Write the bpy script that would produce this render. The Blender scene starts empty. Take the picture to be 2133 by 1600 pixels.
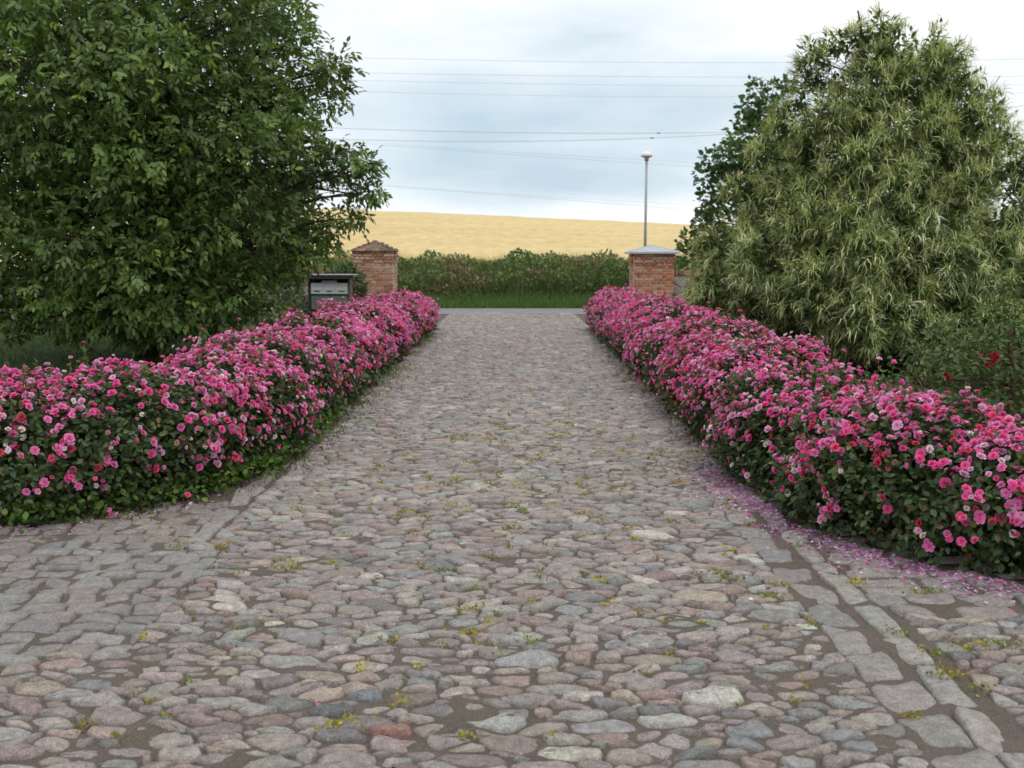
import bpy, math, random
import numpy as np
from mathutils import Vector, Matrix, noise as mnoise
from mathutils.bvhtree import BVHTree

RNG = np.random.default_rng(7)
random.seed(7)
C = bpy.context.scene.collection
SC = bpy.context.scene
R = math.radians

# ------------------------------------------------------------------ camera
F, W, H, EYE, TILT = 2000.0, 2133.0, 1600.0, 1.6, math.atan(258 / 2000)
cam_d = bpy.data.cameras.new('camera')
cam_d.sensor_width = 36
cam_d.lens = F / W * 36
cam_d.clip_start, cam_d.clip_end = 0.05, 3000
cam_d.dof.use_dof = True
cam_d.dof.focus_distance = 6.0
cam_d.dof.aperture_fstop = 3.6
cam = bpy.data.objects.new('camera', cam_d)
cam.location = (0, 0, EYE)
cam.rotation_euler = (math.pi / 2 - TILT, 0, 0)
C.objects.link(cam)
SC.camera = cam

def ray(px, py):
    a, b = (px - W / 2) / F, (py - H / 2) / F
    ct, st = math.cos(TILT), math.sin(TILT)
    return np.array([a, ct - b * st, -st - b * ct])
def P(px, py, Y):            # point of the place that lies at forward distance Y
    d = ray(px, py)
    return np.array([0, 0, EYE]) + d * (Y / d[1])
def G(px, py):               # point of the ground
    d = ray(px, py)
    t = -EYE / d[2]
    return np.array([d[0] * t, d[1] * t])

# ------------------------------------------------------------------ sky and sun
SUN_EL, SUN_AZ = R(58), R(150)          # azimuth clockwise from +Y (the way the camera looks)
wd = bpy.data.worlds.new('World'); SC.world = wd; wd.use_nodes = True
nt = wd.node_tree; nt.nodes.clear()
def N(t, typ, **kw):
    n = t.nodes.new(typ)
    for k, v in kw.items():
        setattr(n, k, v)
    return n
def L(t, a, b): t.links.new(a, b)
def vmath(t, op, a, b=None):
    n = N(t, 'ShaderNodeVectorMath', operation=op)
    for i, x in enumerate((a, b)):
        if x is None: continue
        if isinstance(x, (tuple, list)): n.inputs[i].default_value = x
        else: L(t, x, n.inputs[i])
    return n
def fmath(t, op, a, b=None, clamp=False):
    n = N(t, 'ShaderNodeMath', operation=op, use_clamp=clamp)
    for i, x in enumerate((a, b)):
        if x is None: continue
        if isinstance(x, (int, float)): n.inputs[i].default_value = x
        else: L(t, x, n.inputs[i])
    return n.outputs[0]
out = N(nt, 'ShaderNodeOutputWorld'); bg = N(nt, 'ShaderNodeBackground')
bg.inputs['Strength'].default_value = 0.1
sky = N(nt, 'ShaderNodeTexSky', sky_type='NISHITA', sun_disc=False)
sky.sun_elevation = SUN_EL; sky.sun_rotation = SUN_AZ
tc = N(nt, 'ShaderNodeTexCoord')
mp = N(nt, 'ShaderNodeMapping'); mp.inputs['Scale'].default_value = (1.6, 1.6, 5.5); mp.inputs['Location'].default_value = (3.1, 0.4, 1.7)
L(nt, tc.outputs['Generated'], mp.inputs['Vector'])
nz = N(nt, 'ShaderNodeTexNoise'); nz.inputs['Scale'].default_value = 1.3; nz.inputs['Detail'].default_value = 6; nz.inputs['Roughness'].default_value = .52
L(nt, mp.outputs[0], nz.inputs['Vector'])
nz2 = N(nt, 'ShaderNodeTexNoise'); nz2.inputs['Scale'].default_value = 3.0; nz2.inputs['Detail'].default_value = 5
L(nt, mp.outputs[0], nz2.inputs['Vector'])
# one broad slate-blue bank of cloud low over the field, ragged at its rim
def bank(px, py, sx, sz, lo, hi):
    d0 = ray(px, py); d0 = d0 / np.linalg.norm(d0)
    dif = vmath(nt, 'SUBTRACT', tc.outputs['Generated'], tuple(d0))
    wob = vmath(nt, 'SCALE', vmath(nt, 'SUBTRACT', nz2.outputs['Color'], (.5, .5, .5)).outputs[0]); wob.inputs['Scale'].default_value = .16
    dif = vmath(nt, 'ADD', dif.outputs[0], wob.outputs[0])
    sc_ = vmath(nt, 'MULTIPLY', dif.outputs[0], (sx, 1.0, sz))
    ln = vmath(nt, 'LENGTH', sc_.outputs[0])
    mr = N(nt, 'ShaderNodeMapRange', interpolation_type='SMOOTHSTEP')
    mr.inputs['From Min'].default_value = hi; mr.inputs['From Max'].default_value = lo
    mr.inputs['To Min'].default_value = 0; mr.inputs['To Max'].default_value = 1
    L(nt, ln.outputs['Value'], mr.inputs['Value'])
    return mr.outputs[0]
b1 = bank(1300, 285, 1.0, 3.2, 0.02, 0.36)
b2 = bank(1000, 130, .8, 2.4, 0.02, 0.42)
g = fmath(nt, 'MULTIPLY', fmath(nt, 'SUBTRACT', nz.outputs['Fac'], .505), 2.4)
g = fmath(nt, 'ADD', g, fmath(nt, 'MULTIPLY', b1, .75))
g = fmath(nt, 'ADD', g, fmath(nt, 'MULTIPLY', b2, .55))
g = fmath(nt, 'MULTIPLY', g, 1.0, clamp=True)
ramp = N(nt, 'ShaderNodeValToRGB')
ramp.color_ramp.elements[0].position = 0.0; ramp.color_ramp.elements[0].color = (1.0, 1.0, 1.0, 1)
ramp.color_ramp.elements[1].position = 1.0; ramp.color_ramp.elements[1].color = (.53, .66, .75, 1)
e = ramp.color_ramp.elements.new(.35); e.color = (.85, .91, .97, 1)
L(nt, g, ramp.inputs[0])
cl = vmath(nt, 'SCALE', ramp.outputs[0]); cl.inputs['Scale'].default_value = 11.3
mix = N(nt, 'ShaderNodeMixRGB'); mix.inputs[0].default_value = .93
L(nt, sky.outputs[0], mix.inputs[1]); L(nt, cl.outputs[0], mix.inputs[2])
L(nt, mix.outputs[0], bg.inputs['Color']); L(nt, bg.outputs[0], out.inputs['Surface'])

sun_d = bpy.data.lights.new('sun', 'SUN'); sun_d.energy = 1.1; sun_d.angle = R(22); sun_d.color = (1, .965, .91)
sun = bpy.data.objects.new('sun', sun_d); C.objects.link(sun)
sdir = Vector((math.sin(SUN_AZ) * math.cos(SUN_EL), math.cos(SUN_AZ) * math.cos(SUN_EL), math.sin(SUN_EL)))
sun.rotation_euler = sdir.to_track_quat('Z', 'Y').to_euler()
sun.location = (6, -10, 20)

SC.view_settings.view_transform = 'Standard'; SC.view_settings.look = 'None'
SC.view_settings.exposure = 0.0; SC.view_settings.gamma = 1.0
SC.view_settings.use_curve_mapping = False
SC.render.engine = 'CYCLES'
SC.cycles.max_bounces = 6; SC.cycles.diffuse_bounces = 3; SC.cycles.glossy_bounces = 2; SC.cycles.transmission_bounces = 3
SC.cycles.use_denoising = True

# ------------------------------------------------------------------ materials
def newmat(name):
    m = bpy.data.materials.new(name); m.use_nodes = True
    t = m.node_tree; t.nodes.clear()
    o = N(t, 'ShaderNodeOutputMaterial'); p = N(t, 'ShaderNodeBsdfPrincipled')
    L(t, p.outputs[0], o.inputs[0])
    return m, t, p, o
def noise_node(t, scale, detail=4, rough=.55, vec=None):
    n = N(t, 'ShaderNodeTexNoise'); n.inputs['Scale'].default_value = scale
    n.inputs['Detail'].default_value = detail; n.inputs['Roughness'].default_value = rough
    if vec is None:
        vec = N(t, 'ShaderNodeNewGeometry').outputs['Position']
    L(t, vec, n.inputs['Vector'])
    return n
def mixc(t, fac, a, b, mode='MIX'):
    n = N(t, 'ShaderNodeMixRGB', blend_type=mode)
    for i, x in enumerate((fac, a, b)):
        if isinstance(x, (int, float)): n.inputs[i].default_value = x
        elif isinstance(x, (tuple, list)): n.inputs[i].default_value = (*x[:3], 1)
        else: L(t, x, n.inputs[i])
    return n.outputs[0]
def rampf(t, fac, lo, hi):
    mr = N(t, 'ShaderNodeMapRange'); mr.inputs['From Min'].default_value = lo; mr.inputs['From Max'].default_value = hi
    L(t, fac, mr.inputs['Value']); return mr.outputs[0]
def bump(t, p, h, strength=.5, dist=.01):
    b = N(t, 'ShaderNodeBump'); b.inputs['Strength'].default_value = strength; b.inputs['Distance'].default_value = dist
    L(t, h, b.inputs['Height']); L(t, b.outputs[0], p.inputs['Normal'])

def leaf_material(name, trans=.25, rough=.5, spec=.35):
    m, t, p, o = newmat(name)
    a = N(t, 'ShaderNodeAttribute', attribute_name='Col')
    L(t, a.outputs['Color'], p.inputs['Base Color'])
    p.inputs['Roughness'].default_value = rough; p.inputs['Specular IOR Level'].default_value = spec
    tr = N(t, 'ShaderNodeBsdfTranslucent')
    L(t, mixc(t, 1.0, a.outputs['Color'], (1.0, 1.15, .55), 'MULTIPLY'), tr.inputs['Color'])
    ms = N(t, 'ShaderNodeMixShader'); ms.inputs[0].default_value = trans
    L(t, p.outputs[0], ms.inputs[1]); L(t, tr.outputs[0], ms.inputs[2]); L(t, ms.outputs[0], o.inputs[0])
    return m
M_LEAF = leaf_material('leaf', .32, .45, .4)
M_GRASS = leaf_material('grass blade', .25, .6, .2)
M_CATKIN = leaf_material('catkin', .2, .8, .1)
def petal_material():
    m, t, p, o = newmat('petal')
    a = N(t, 'ShaderNodeAttribute', attribute_name='Col')
    L(t, a.outputs['Color'], p.inputs['Base Color'])
    p.inputs['Roughness'].default_value = .7; p.inputs['Specular IOR Level'].default_value = .15
    tr = N(t, 'ShaderNodeBsdfTranslucent'); L(t, a.outputs['Color'], tr.inputs['Color'])
    ms = N(t, 'ShaderNodeMixShader'); ms.inputs[0].default_value = .38
    L(t, p.outputs[0], ms.inputs[1]); L(t, tr.outputs[0], ms.inputs[2]); L(t, ms.outputs[0], o.inputs[0])
    return m
M_PETAL = petal_material()
def stone_material():
    m, t, p, o = newmat('field stone')
    a = N(t, 'ShaderNodeAttribute', attribute_name='Col')
    n0 = noise_node(t, 14, 3, .6); n1 = noise_node(t, 30, 5, .7); n2 = noise_node(t, 150, 3, .75); n3 = noise_node(t, 48, 6, .7)
    c = mixc(t, .6, a.outputs['Color'], mixc(t, rampf(t, n1.outputs['Fac'], .32, .68), (.42, .40, .38), (1.38, 1.34, 1.30)), 'MULTIPLY')
    c = mixc(t, .6, c, mixc(t, rampf(t, n2.outputs['Fac'], .35, .65), (.40, .39, .39), (1.5, 1.5, 1.48)), 'MULTIPLY')
    c = mixc(t, rampf(t, n3.outputs['Fac'], .56, .70), c, (.33, .32, .27))      # lichen
    c = mixc(t, fmath(t, 'MULTIPLY', rampf(t, n0.outputs['Fac'], .52, .74), .6), c, (.19, .162, .138))      # trodden-in sand
    L(t, c, p.inputs['Base Color'])
    p.inputs['Roughness'].default_value = .58; p.inputs['Specular IOR Level'].default_value = .45
    hgt = fmath(t, 'ADD', fmath(t, 'ADD', n1.outputs['Fac'], n3.outputs['Fac']), fmath(t, 'MULTIPLY', n2.outputs['Fac'], .35))
    bump(t, p, hgt, .85, .013)
    return m
M_STONE = stone_material()
def sand_material(name, a_, b_, grit=(.28, .25, .22)):
    m, t, p, o = newmat(name)
    n1 = noise_node(t, 2.2, 5, .6); n2 = noise_node(t, 170, 3, .75); n3 = noise_node(t, 45, 4, .7)
    c = mixc(t, rampf(t, n1.outputs['Fac'], .35, .65), a_, b_)
    c = mixc(t, rampf(t, n2.outputs['Fac'], .45, .75), c, grit)
    c = mixc(t, rampf(t, n3.outputs['Fac'], .55, .8), c, (.07, .06, .045))
    L(t, c, p.inputs['Base Color']); p.inputs['Roughness'].default_value = .95; p.inputs['Specular IOR Level'].default_value = .1
    bump(t, p, fmath(t, 'ADD', n2.outputs['Fac'], n3.outputs['Fac']), .9, .008)
    return m
M_SAND = sand_material('joint sand', (.145, .122, .102), (.105, .09, .073), (.25, .215, .185))
M_SOIL = sand_material('garden soil', (.07, .055, .04), (.05, .042, .03), (.11, .09, .07))
def ground_material(name, a_, b_, sc=.8):
    m, t, p, o = newmat(name)
    n1 = noise_node(t, sc, 6, .6); n2 = noise_node(t, 40, 3, .7)
    c = mixc(t, rampf(t, n1.outputs['Fac'], .3, .7), a_, b_)
    c = mixc(t, .5, c, mixc(t, n2.outputs['Fac'], (.5, .5, .5), (1.5, 1.5, 1.5)), 'MULTIPLY')
    L(t, c, p.inputs['Base Color']); p.inputs['Roughness'].default_value = .95; p.inputs['Specular IOR Level'].default_value = .1
    bump(t, p, n2.outputs['Fac'], .8, .03)
    return m
M_LAWN = ground_material('lawn turf', (.035, .065, .016), (.05, .085, .022))
M_GROUND = ground_material('rough ground', (.05, .07, .025), (.09, .085, .04), .2)
def wheat_material():
    m, t, p, o = newmat('ripe wheat')
    geo = N(t, 'ShaderNodeNewGeometry')
    mp_ = N(t, 'ShaderNodeMapping'); mp_.inputs['Scale'].default_value = (.06, .22, .0); L(t, geo.outputs['Position'], mp_.inputs[0])
    n1 = noise_node(t, 1.0, 6, .62, mp_.outputs[0])
    mp2 = N(t, 'ShaderNodeMapping'); mp2.inputs['Scale'].default_value = (1.2, .5, 1.0); L(t, geo.outputs['Position'], mp2.inputs[0])
    n2 = noise_node(t, 1.4, 5, .7, mp2.outputs[0])
    n3 = noise_node(t, .018, 3, .5)
    c = mixc(t, rampf(t, n1.outputs['Fac'], .36, .66), (.57, .43, .22), (.70, .55, .305))
    c = mixc(t, rampf(t, n3.outputs['Fac'], .4, .62), c, (.66, .54, .29))
    c = mixc(t, .38, c, mixc(t, rampf(t, n2.outputs['Fac'], .3, .7), (.55, .52, .45), (1.3, 1.3, 1.3)), 'MULTIPLY')
    L(t, c, p.inputs['Base Color']); p.inputs['Roughness'].default_value = 1; p.inputs['Specular IOR Level'].default_value = 0
    bump(t, p, n2.outputs['Fac'], .6, .25)
    return m
M_WHEAT = wheat_material()
def asphalt_material():
    m, t, p, o = newmat('asphalt')
    n1 = noise_node(t, 1.1, 5, .6); n2 = noise_node(t, 140, 2, .6)
    c = mixc(t, rampf(t, n1.outputs['Fac'], .3, .7), (.17, .175, .185), (.23, .23, .235))
    c = mixc(t, .4, c, mixc(t, n2.outputs['Fac'], (.4, .4, .4), (1.6, 1.6, 1.6)), 'MULTIPLY')
    L(t, c, p.inputs['Base Color']); p.inputs['Roughness'].default_value = .8
    bump(t, p, n2.outputs['Fac'], .4, .006)
    return m
M_ASPHALT = asphalt_material()
def attr_material(name, rough=.85, nscale=60, depth=.006, amt=.45, spec=.2, stain=None):
    m, t, p, o = newmat(name)
    a = N(t, 'ShaderNodeAttribute', attribute_name='Col')
    n1 = noise_node(t, nscale, 5, .65); n2 = noise_node(t, nscale / 7, 4, .6)
    c = mixc(t, amt, a.outputs['Color'], mixc(t, rampf(t, n1.outputs['Fac'], .3, .7), (.5, .5, .5), (1.5, 1.5, 1.5)), 'MULTIPLY')
    if stain: c = mixc(t, rampf(t, n2.outputs['Fac'], .52, .72), c, stain)
    L(t, c, p.inputs['Base Color']); p.inputs['Roughness'].default_value = rough; p.inputs['Specular IOR Level'].default_value = spec
    bump(t, p, n1.outputs['Fac'], .6, depth)
    return m
M_BRICK = attr_material('old brick', .9, 45, .008, .5, .15, (.42, .33, .25))
M_TILE = attr_material('weathered cap tile', .9, 40, .01, .6, .15, (.16, .13, .10))
M_MORTAR = attr_material('lime mortar', .95, 60, .008, .5, .1)
M_BARK = attr_material('bark', .9, 25, .02, .7, .15)
M_WOOD = attr_material('stained wood', .7, 35, .004, .4, .3)
M_PAINT = attr_material('painted metal', .45, 20, .001, .2, .4)
M_ZINC = attr_material('zinc sheet', .5, 9, .002, .25, .5)
M_CABLE = attr_material('cable', .6, 5, .001, .1, .3)

# ------------------------------------------------------------------ mesh helpers
def wloc(o):
    v = Vector((0, 0, 0))
    while o is not None:
        v += o.location; o = o.parent
    return np.array(v)
def mesh_data(name, V, Fc, mat, col=None, smooth=False):
    V = np.asarray(V, dtype=np.float32).reshape(-1, 3)
    me = bpy.data.meshes.new(name)
    if isinstance(Fc, np.ndarray):
        k = Fc.shape[1]; n = len(Fc)
        me.vertices.add(len(V)); me.vertices.foreach_set('co', V.ravel())
        me.loops.add(n * k); me.loops.foreach_set('vertex_index', Fc.astype(np.int32).ravel())
        me.polygons.add(n); me.polygons.foreach_set('loop_start', np.arange(0, n * k, k, dtype=np.int32))
        me.update(calc_edges=True)
    else:
        me.from_pydata([tuple(v) for v in V], [], [tuple(f) for f in Fc]); me.update()
    if smooth:
        me.polygons.foreach_set('use_smooth', np.ones(len(me.polygons), dtype=bool))
    if col is not None:
        col = np.asarray(col, dtype=np.float32)
        if col.ndim == 1: col = np.tile(col, (len(V), 1))
        if col.shape[1] == 3: col = np.hstack([col, np.ones((len(col), 1), np.float32)])
        ca = me.color_attributes.new('Col', 'FLOAT_COLOR', 'POINT'); ca.data.foreach_set('color', col.ravel())
    if mat: me.materials.append(mat)
    return me
def link(name, me, parent=None, loc=None):
    o = bpy.data.objects.new(name, me); C.objects.link(o)
    if parent is not None: o.parent = parent
    if loc is not None:
        o.location = Vector(loc) - Vector(wloc(parent)) if parent is not None else Vector(loc)
    return o
def mk(name, V, Fc, mat, parent=None, col=None, smooth=False, origin=None):
    """verts in world coordinates; the object's origin goes to `origin` (default: the parent's)"""
    base = wloc(parent) if parent is not None else np.zeros(3)
    org = base if origin is None else np.asarray(origin, float)
    me = mesh_data(name, np.asarray(V, float).reshape(-1, 3) - org, Fc, mat, col, smooth)
    return link(name, me, parent, org)
def thing(name, label, cat, loc, group=None):
    o = bpy.data.objects.new(name, None); o.empty_display_size = .2; C.objects.link(o); o.location = loc
    return tag(o, label, cat, group)
def tag(o, label, cat, group=None):
    o['label'] = label; o['category'] = cat
    if group: o['group'] = group
    return o
def struct(o): o['kind'] = 'structure'; return o
def stuff(o): o['kind'] = 'stuff'; return o

class MB:
    def __init__(s): s.v = []; s.f = []; s.c = []; s.n = 0
    def add(s, V, Fc, col=(1, 1, 1)):
        V = np.asarray(V, float).reshape(-1, 3)
        s.v.append(V); s.f += [tuple(int(i) + s.n for i in f) for f in Fc]
        col = np.asarray(col, float)
        s.c.append(np.tile(col, (len(V), 1)) if col.ndim == 1 else col)
        s.n += len(V)
    def box(s, lo, hi, col=(1, 1, 1), bev=0.0):
        lo = np.array(lo, float); hi = np.array(hi, float)
        if bev <= 0:
            V = [(x, y, z) for z in (lo[2], hi[2]) for y in (lo[1], hi[1]) for x in (lo[0], hi[0])]
            s.add(V, [(0, 2, 3, 1), (4, 5, 7, 6), (0, 1, 5, 4), (2, 6, 7, 3), (0, 4, 6, 2), (1, 3, 7, 5)], col); return
        import bmesh
        bm = bmesh.new(); bmesh.ops.create_cube(bm, size=1)
        for v in bm.verts: v.co = Vector(lo + (np.array(v.co) + .5) * (hi - lo))
        bmesh.ops.bevel(bm, geom=bm.edges[:], offset=bev, segments=1, affect='EDGES')
        bm.verts.index_update()
        s.add([v.co[:] for v in bm.verts], [[v.index for v in f.verts] for f in bm.faces], col); bm.free()
    def tube(s, pts, rad, sides=6, col=(1, 1, 1), cap=True):
        pts = np.asarray(pts, float); n = len(pts); rad = np.broadcast_to(np.asarray(rad, float), (n,))
        V = []
        for i in range(n):
            t = pts[min(i + 1, n - 1)] - pts[max(i - 1, 0)]; t /= np.linalg.norm(t) + 1e-9
            u = np.cross(t, (0, 0, 1) if abs(t[2]) < .9 else (1, 0, 0)); u /= np.linalg.norm(u); w = np.cross(t, u)
            for k in range(sides):
                a = 2 * math.pi * k / sides
                V.append(pts[i] + rad[i] * (u * math.cos(a) + w * math.sin(a)))
        Fc = [(i * sides + k, i * sides + (k + 1) % sides, (i + 1) * sides + (k + 1) % sides, (i + 1) * sides + k) for i in range(n - 1) for k in range(sides)]
        if cap: Fc += [tuple(range(sides))[::-1], tuple((n - 1) * sides + k for k in range(sides))]
        s.add(V, Fc, col)
    def build(s, name, mat, parent=None, smooth=False, origin=None):
        return mk(name, np.vstack(s.v), s.f, mat, parent, np.vstack(s.c), smooth, origin)

def unit(a): return a / (np.linalg.norm(a, axis=-1, keepdims=True) + 1e-9)
def scatter(T, TF, pos, axis, nrm, scl, col, tcol=None, wid=None):
    """copies of a template (y = along, z = up) at pos, realised into one array"""
    T = np.asarray(T, float); TF = np.asarray(TF, int); n, k = len(pos), len(T)
    y = unit(axis); x = unit(np.cross(y, nrm)); z = np.cross(x, y)
    wid = np.ones(n) if wid is None else wid
    V = (pos[:, None, :] + scl[:, None, None] * (T[None, :, 0, None] * wid[:, None, None] * x[:, None, :] + T[None, :, 1, None] * y[:, None, :] + T[None, :, 2, None] * z[:, None, :]))
    Fc = (TF[None] + (np.arange(n) * k)[:, None, None]).reshape(-1, TF.shape[1])
    c = np.repeat(col[:, None, :], k, axis=1)
    if tcol is not None: c = c * np.asarray(tcol)[None]
    return V.reshape(-1, 3), Fc, c.reshape(-1, 3)
def join(*parts):
    Vs, Fs, Cs, n = [], [], [], 0
    for V, Fc, c in parts:
        Vs.append(V); Fs.append(Fc + n); Cs.append(c); n += len(V)
    return np.vstack(Vs), np.vstack(Fs), np.vstack(Cs)
LEAF = [(0, 0, 0), (-.22, .3, .06), (-.2, .62, .05), (0, 1, -.06), (.2, .62, .05), (.22, .3, .06)]
LEAF_F = [(0, 3, 2), (0, 2, 1), (0, 5, 4), (0, 4, 3)]
LEAF2 = [(0, 0, 0), (-.26, .45, .07), (0, 1, -.05), (.26, .45, .07)]
LEAF2_F = [(0, 2, 1), (0, 3, 2)]
BLADE = [(-.5, 0, 0), (.5, 0, 0), (-.38, .45, .05), (.38, .45, .05), (0, 1, .22)]
BLADE_F = [(0, 1, 3), (0, 3, 2), (2, 3, 4)]
def rdir(n): return unit(RNG.normal(size=(n, 3)))
def vary(base, n, amt=.2, hue=.08):
    base = np.asarray(base, float)
    return np.clip(base * (1 + RNG.normal(size=(n, 1)) * amt) * (1 + RNG.normal(size=(n, 3)) * hue), .004, .95)
def fnoise(p, s, o=0.0): return mnoise.noise(Vector((p[0] * s + o, p[1] * s + o * 1.7, p[2] * s - o)))

# ------------------------------------------------------------------ terrain, road, field
def sheet(name, x0, x1, y0, y1, z, mat, nx=1, ny=1, zf=None):
    xs, ys = np.linspace(x0, x1, nx + 1), np.linspace(y0, y1, ny + 1)
    X, Y = np.meshgrid(xs, ys)
    Z = np.full_like(X, z) if zf is None else zf(X, Y)
    V = np.stack([X, Y, Z], -1).reshape(-1, 3)
    i = (np.arange(ny)[:, None] * (nx + 1) + np.arange(nx)[None]).ravel()
    return struct(mk(name, V, np.stack([i, i + 1, i + nx + 2, i + nx + 1], 1), mat, smooth=True))
sheet('ground', -900, 900, -60, 1500, -.06, M_GROUND)
sheet('lawn', -24, -1.9, 6.2, 28.3, -.02, M_LAWN)
sheet('lawn', 1.9, 24, 6.2, 28.3, -.02, M_LAWN)
sheet('road', -70, 70, 28.5, 32.0, .012, M_ASPHALT, 40, 4)
def bank_z(X, Y):
    t = np.clip((Y - 31.8) / 3.6, 0, 1)
    n = np.sin(X * .9) * .06 + np.sin(X * 2.3 + 1) * .05
    return -.05 + 1.05 * (t * t * (3 - 2 * t)) + n * t
sheet('bank', -70, 70, 31.7, 37.5, 0, M_GROUND, 180, 14, bank_z)
RX = np.array([-400, -140, -80, -28, 28, 80, 140, 400.]); RZ = np.array([3, 6.4, 7.9, 8.9, 5.9, 3.0, 2.2, 2.])
def ridge(X):
    o = np.zeros_like(X)
    for d in (-18, -9, 0, 9, 18): o += np.interp(X + d, RX, RZ)
    return o / 5
def field_z(X, Y):
    s = (Y - 36.5) / 115.0
    up = np.sin(np.clip(s, 0, 1) * math.pi / 2) ** .95
    dn = np.clip(s - 1, 0, 9)
    return 1.02 + (ridge(X) - 1.0) * up - dn * dn * 9 + .05 * np.sin(X * .7 + Y * .3) + .04 * np.sin(X * .23 - Y * .9)
sheet('wheat_field', -260, 260, 36.5, 320, 0, M_WHEAT, 150, 90, field_z)

# ------------------------------------------------------------------ driveway paving
def bed_z(X, Y):
    z = np.full(X.shape, .0030) + .002 * (Y < 4.2)
    r_ = np.random.default_rng(5)
    for _ in range(16):
        k_ = r_.normal(size=2) * r_.choice([9, 22, 45, 70]); z = z + .0022 * np.sin(X * k_[0] + Y * k_[1] + r_.uniform(0, 6.3))
    return np.maximum(z, .001)
drive = sheet('driveway', -5.2, 5.2, 1.2, 28.45, 0, M_SAND, 104, 270, bed_z)

def clip_poly(poly, nx, ny, c):            # keep nx*x+ny*y <= c
    res = []; n = len(poly)
    for i in range(n):
        a, b = poly[i], poly[(i + 1) % n]
        da, db = nx * a[0] + ny * a[1] - c, nx * b[0] + ny * b[1] - c
        if da <= 0: res.append(a)
        if (da < 0 < db) or (db < 0 < da):
            t = da / (da - db); res.append((a[0] + (b[0] - a[0]) * t, a[1] + (b[1] - a[1]) * t))
    return res
def voronoi(pts, w, rad):
    grid = {}
    for i, p in enumerate(pts): grid.setdefault((int(p[0] // rad), int(p[1] // rad)), []).append(i)
    cells = []
    for i, p in enumerate(pts):
        gx, gy = int(p[0] // rad), int(p[1] // rad)
        nb = [j for a in (-1, 0, 1) for b in (-1, 0, 1) for j in grid.get((gx + a, gy + b), ()) if j != i]
        nb.sort(key=lambda j: (pts[j][0] - p[0]) ** 2 + (pts[j][1] - p[1]) ** 2)
        poly = [(p[0] - rad, p[1] - rad), (p[0] + rad, p[1] - rad), (p[0] + rad, p[1] + rad), (p[0] - rad, p[1] + rad)]
        for c_i, j in enumerate(nb[:16]):
            q = pts[j]
            if c_i > 6 and c_i % 3 == 1 and len(poly) > 2 and (q[0] - p[0]) ** 2 + (q[1] - p[1]) ** 2 > 4.6 * max((a[0] - p[0]) ** 2 + (a[1] - p[1]) ** 2 for a in poly): break
            dx, dy = q[0] - p[0], q[1] - p[1]
            c = .5 * (q[0] ** 2 + q[1] ** 2 - p[0] ** 2 - p[1] ** 2 + w[i] - w[j])
            poly = clip_poly(poly, dx, dy, c)
            if len(poly) < 3: break
        cells.append(poly)
    return cells
def chaikin(p, it=1, q=.25):
    p = np.asarray(p)
    for _ in range(it):
        nx = np.roll(p, -1, 0); a = p * (1 - q) + nx * q; b = p * q + nx * (1 - q)
        p = np.empty((2 * len(a), 2)); p[0::2] = a; p[1::2] = b
    return p
def stone(poly, h, it=2, flat=.6, rough=.006, q=.25, side=.03, lod=0):
    """stone standing out of its bed: local verts round the centroid, faces"""
    p = chaikin(poly, it, q); c = p.mean(0); p = p - c; n = len(p)
    an_ = np.arctan2(p[:, 1], p[:, 0])
    p = p * (1 + sum(RNG.normal() * a_ * np.cos(k_ * an_ + RNG.uniform(0, 6.3)) for k_, a_ in ((2, .035), (3, .045), (5, .03))))[:, None]
    wv = [(RNG.normal(size=2) * 38, RNG.uniform(0, 6.3)) for _ in range(4)]
    tx, ty = RNG.normal() * .09, RNG.normal() * .10 + .03
    prof = [(1.0, -side, 0), (1.0, h * .20, .6), (.93, h * (.50 + .25 * flat), 1), (.76, h * (.74 + .20 * flat), 1), (.42, h, 1)]
    if lod: prof = [(1.0, -.012, 0), (.97, h * .55, 1), (.66, h * (.85 + .1 * flat), 1)] if it else [(1.0, -.008, 0), (.84, h * .85, 1)]
    k = len(prof); V = np.zeros((k * n + 1, 3))
    for r, (s, z, rr) in enumerate(prof):
        j = RNG.normal(size=(n, 3)) * rough * rr; q_ = p * s
        lz = sum(np.sin(q_ @ d_ + f_) for d_, f_ in wv) * .10 * h * rr
        V[r * n:(r + 1) * n] = np.c_[q_ + j[:, :2] * .4, z + (q_ @ (tx, ty)) * rr + j[:, 2] * .35 + lz]
    V[-1] = (0, 0, h * 1.02)
    i = np.arange(n); i2 = (i + 1) % n; Fc = []
    for r in range(k - 1):
        a, b = r * n + i, r * n + i2
        Fc += [np.stack([a, b, b + n], 1), np.stack([a, b + n, a + n], 1)]
    Fc.append(np.stack([(k - 1) * n + i, (k - 1) * n + i2, np.full(n, k * n)], 1))
    return V, np.vstack(Fc), c

PALETTE = [((.345, .285, .265), 26), ((.30, .295, .285), 22), ((.235, .265, .28), 12), ((.43, .41, .375), 12),
           ((.30, .19, .17), 9), ((.165, .165, .17), 7), ((.38, .32, .25), 9), ((.31, .245, .25), 12), ((.52, .50, .46), 3)]
PW = np.array([w for _, w in PALETTE], float); PW /= PW.sum()
def stone_col():
    b = np.array(PALETTE[RNG.choice(len(PALETTE), p=PW)][0])
    b = b * .58 + np.array((.322, .299, .284)) * .44
    return np.clip(b * (1 + RNG.normal() * .12) * (1 + RNG.normal(size=3) * .025), .05, .62)

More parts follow.
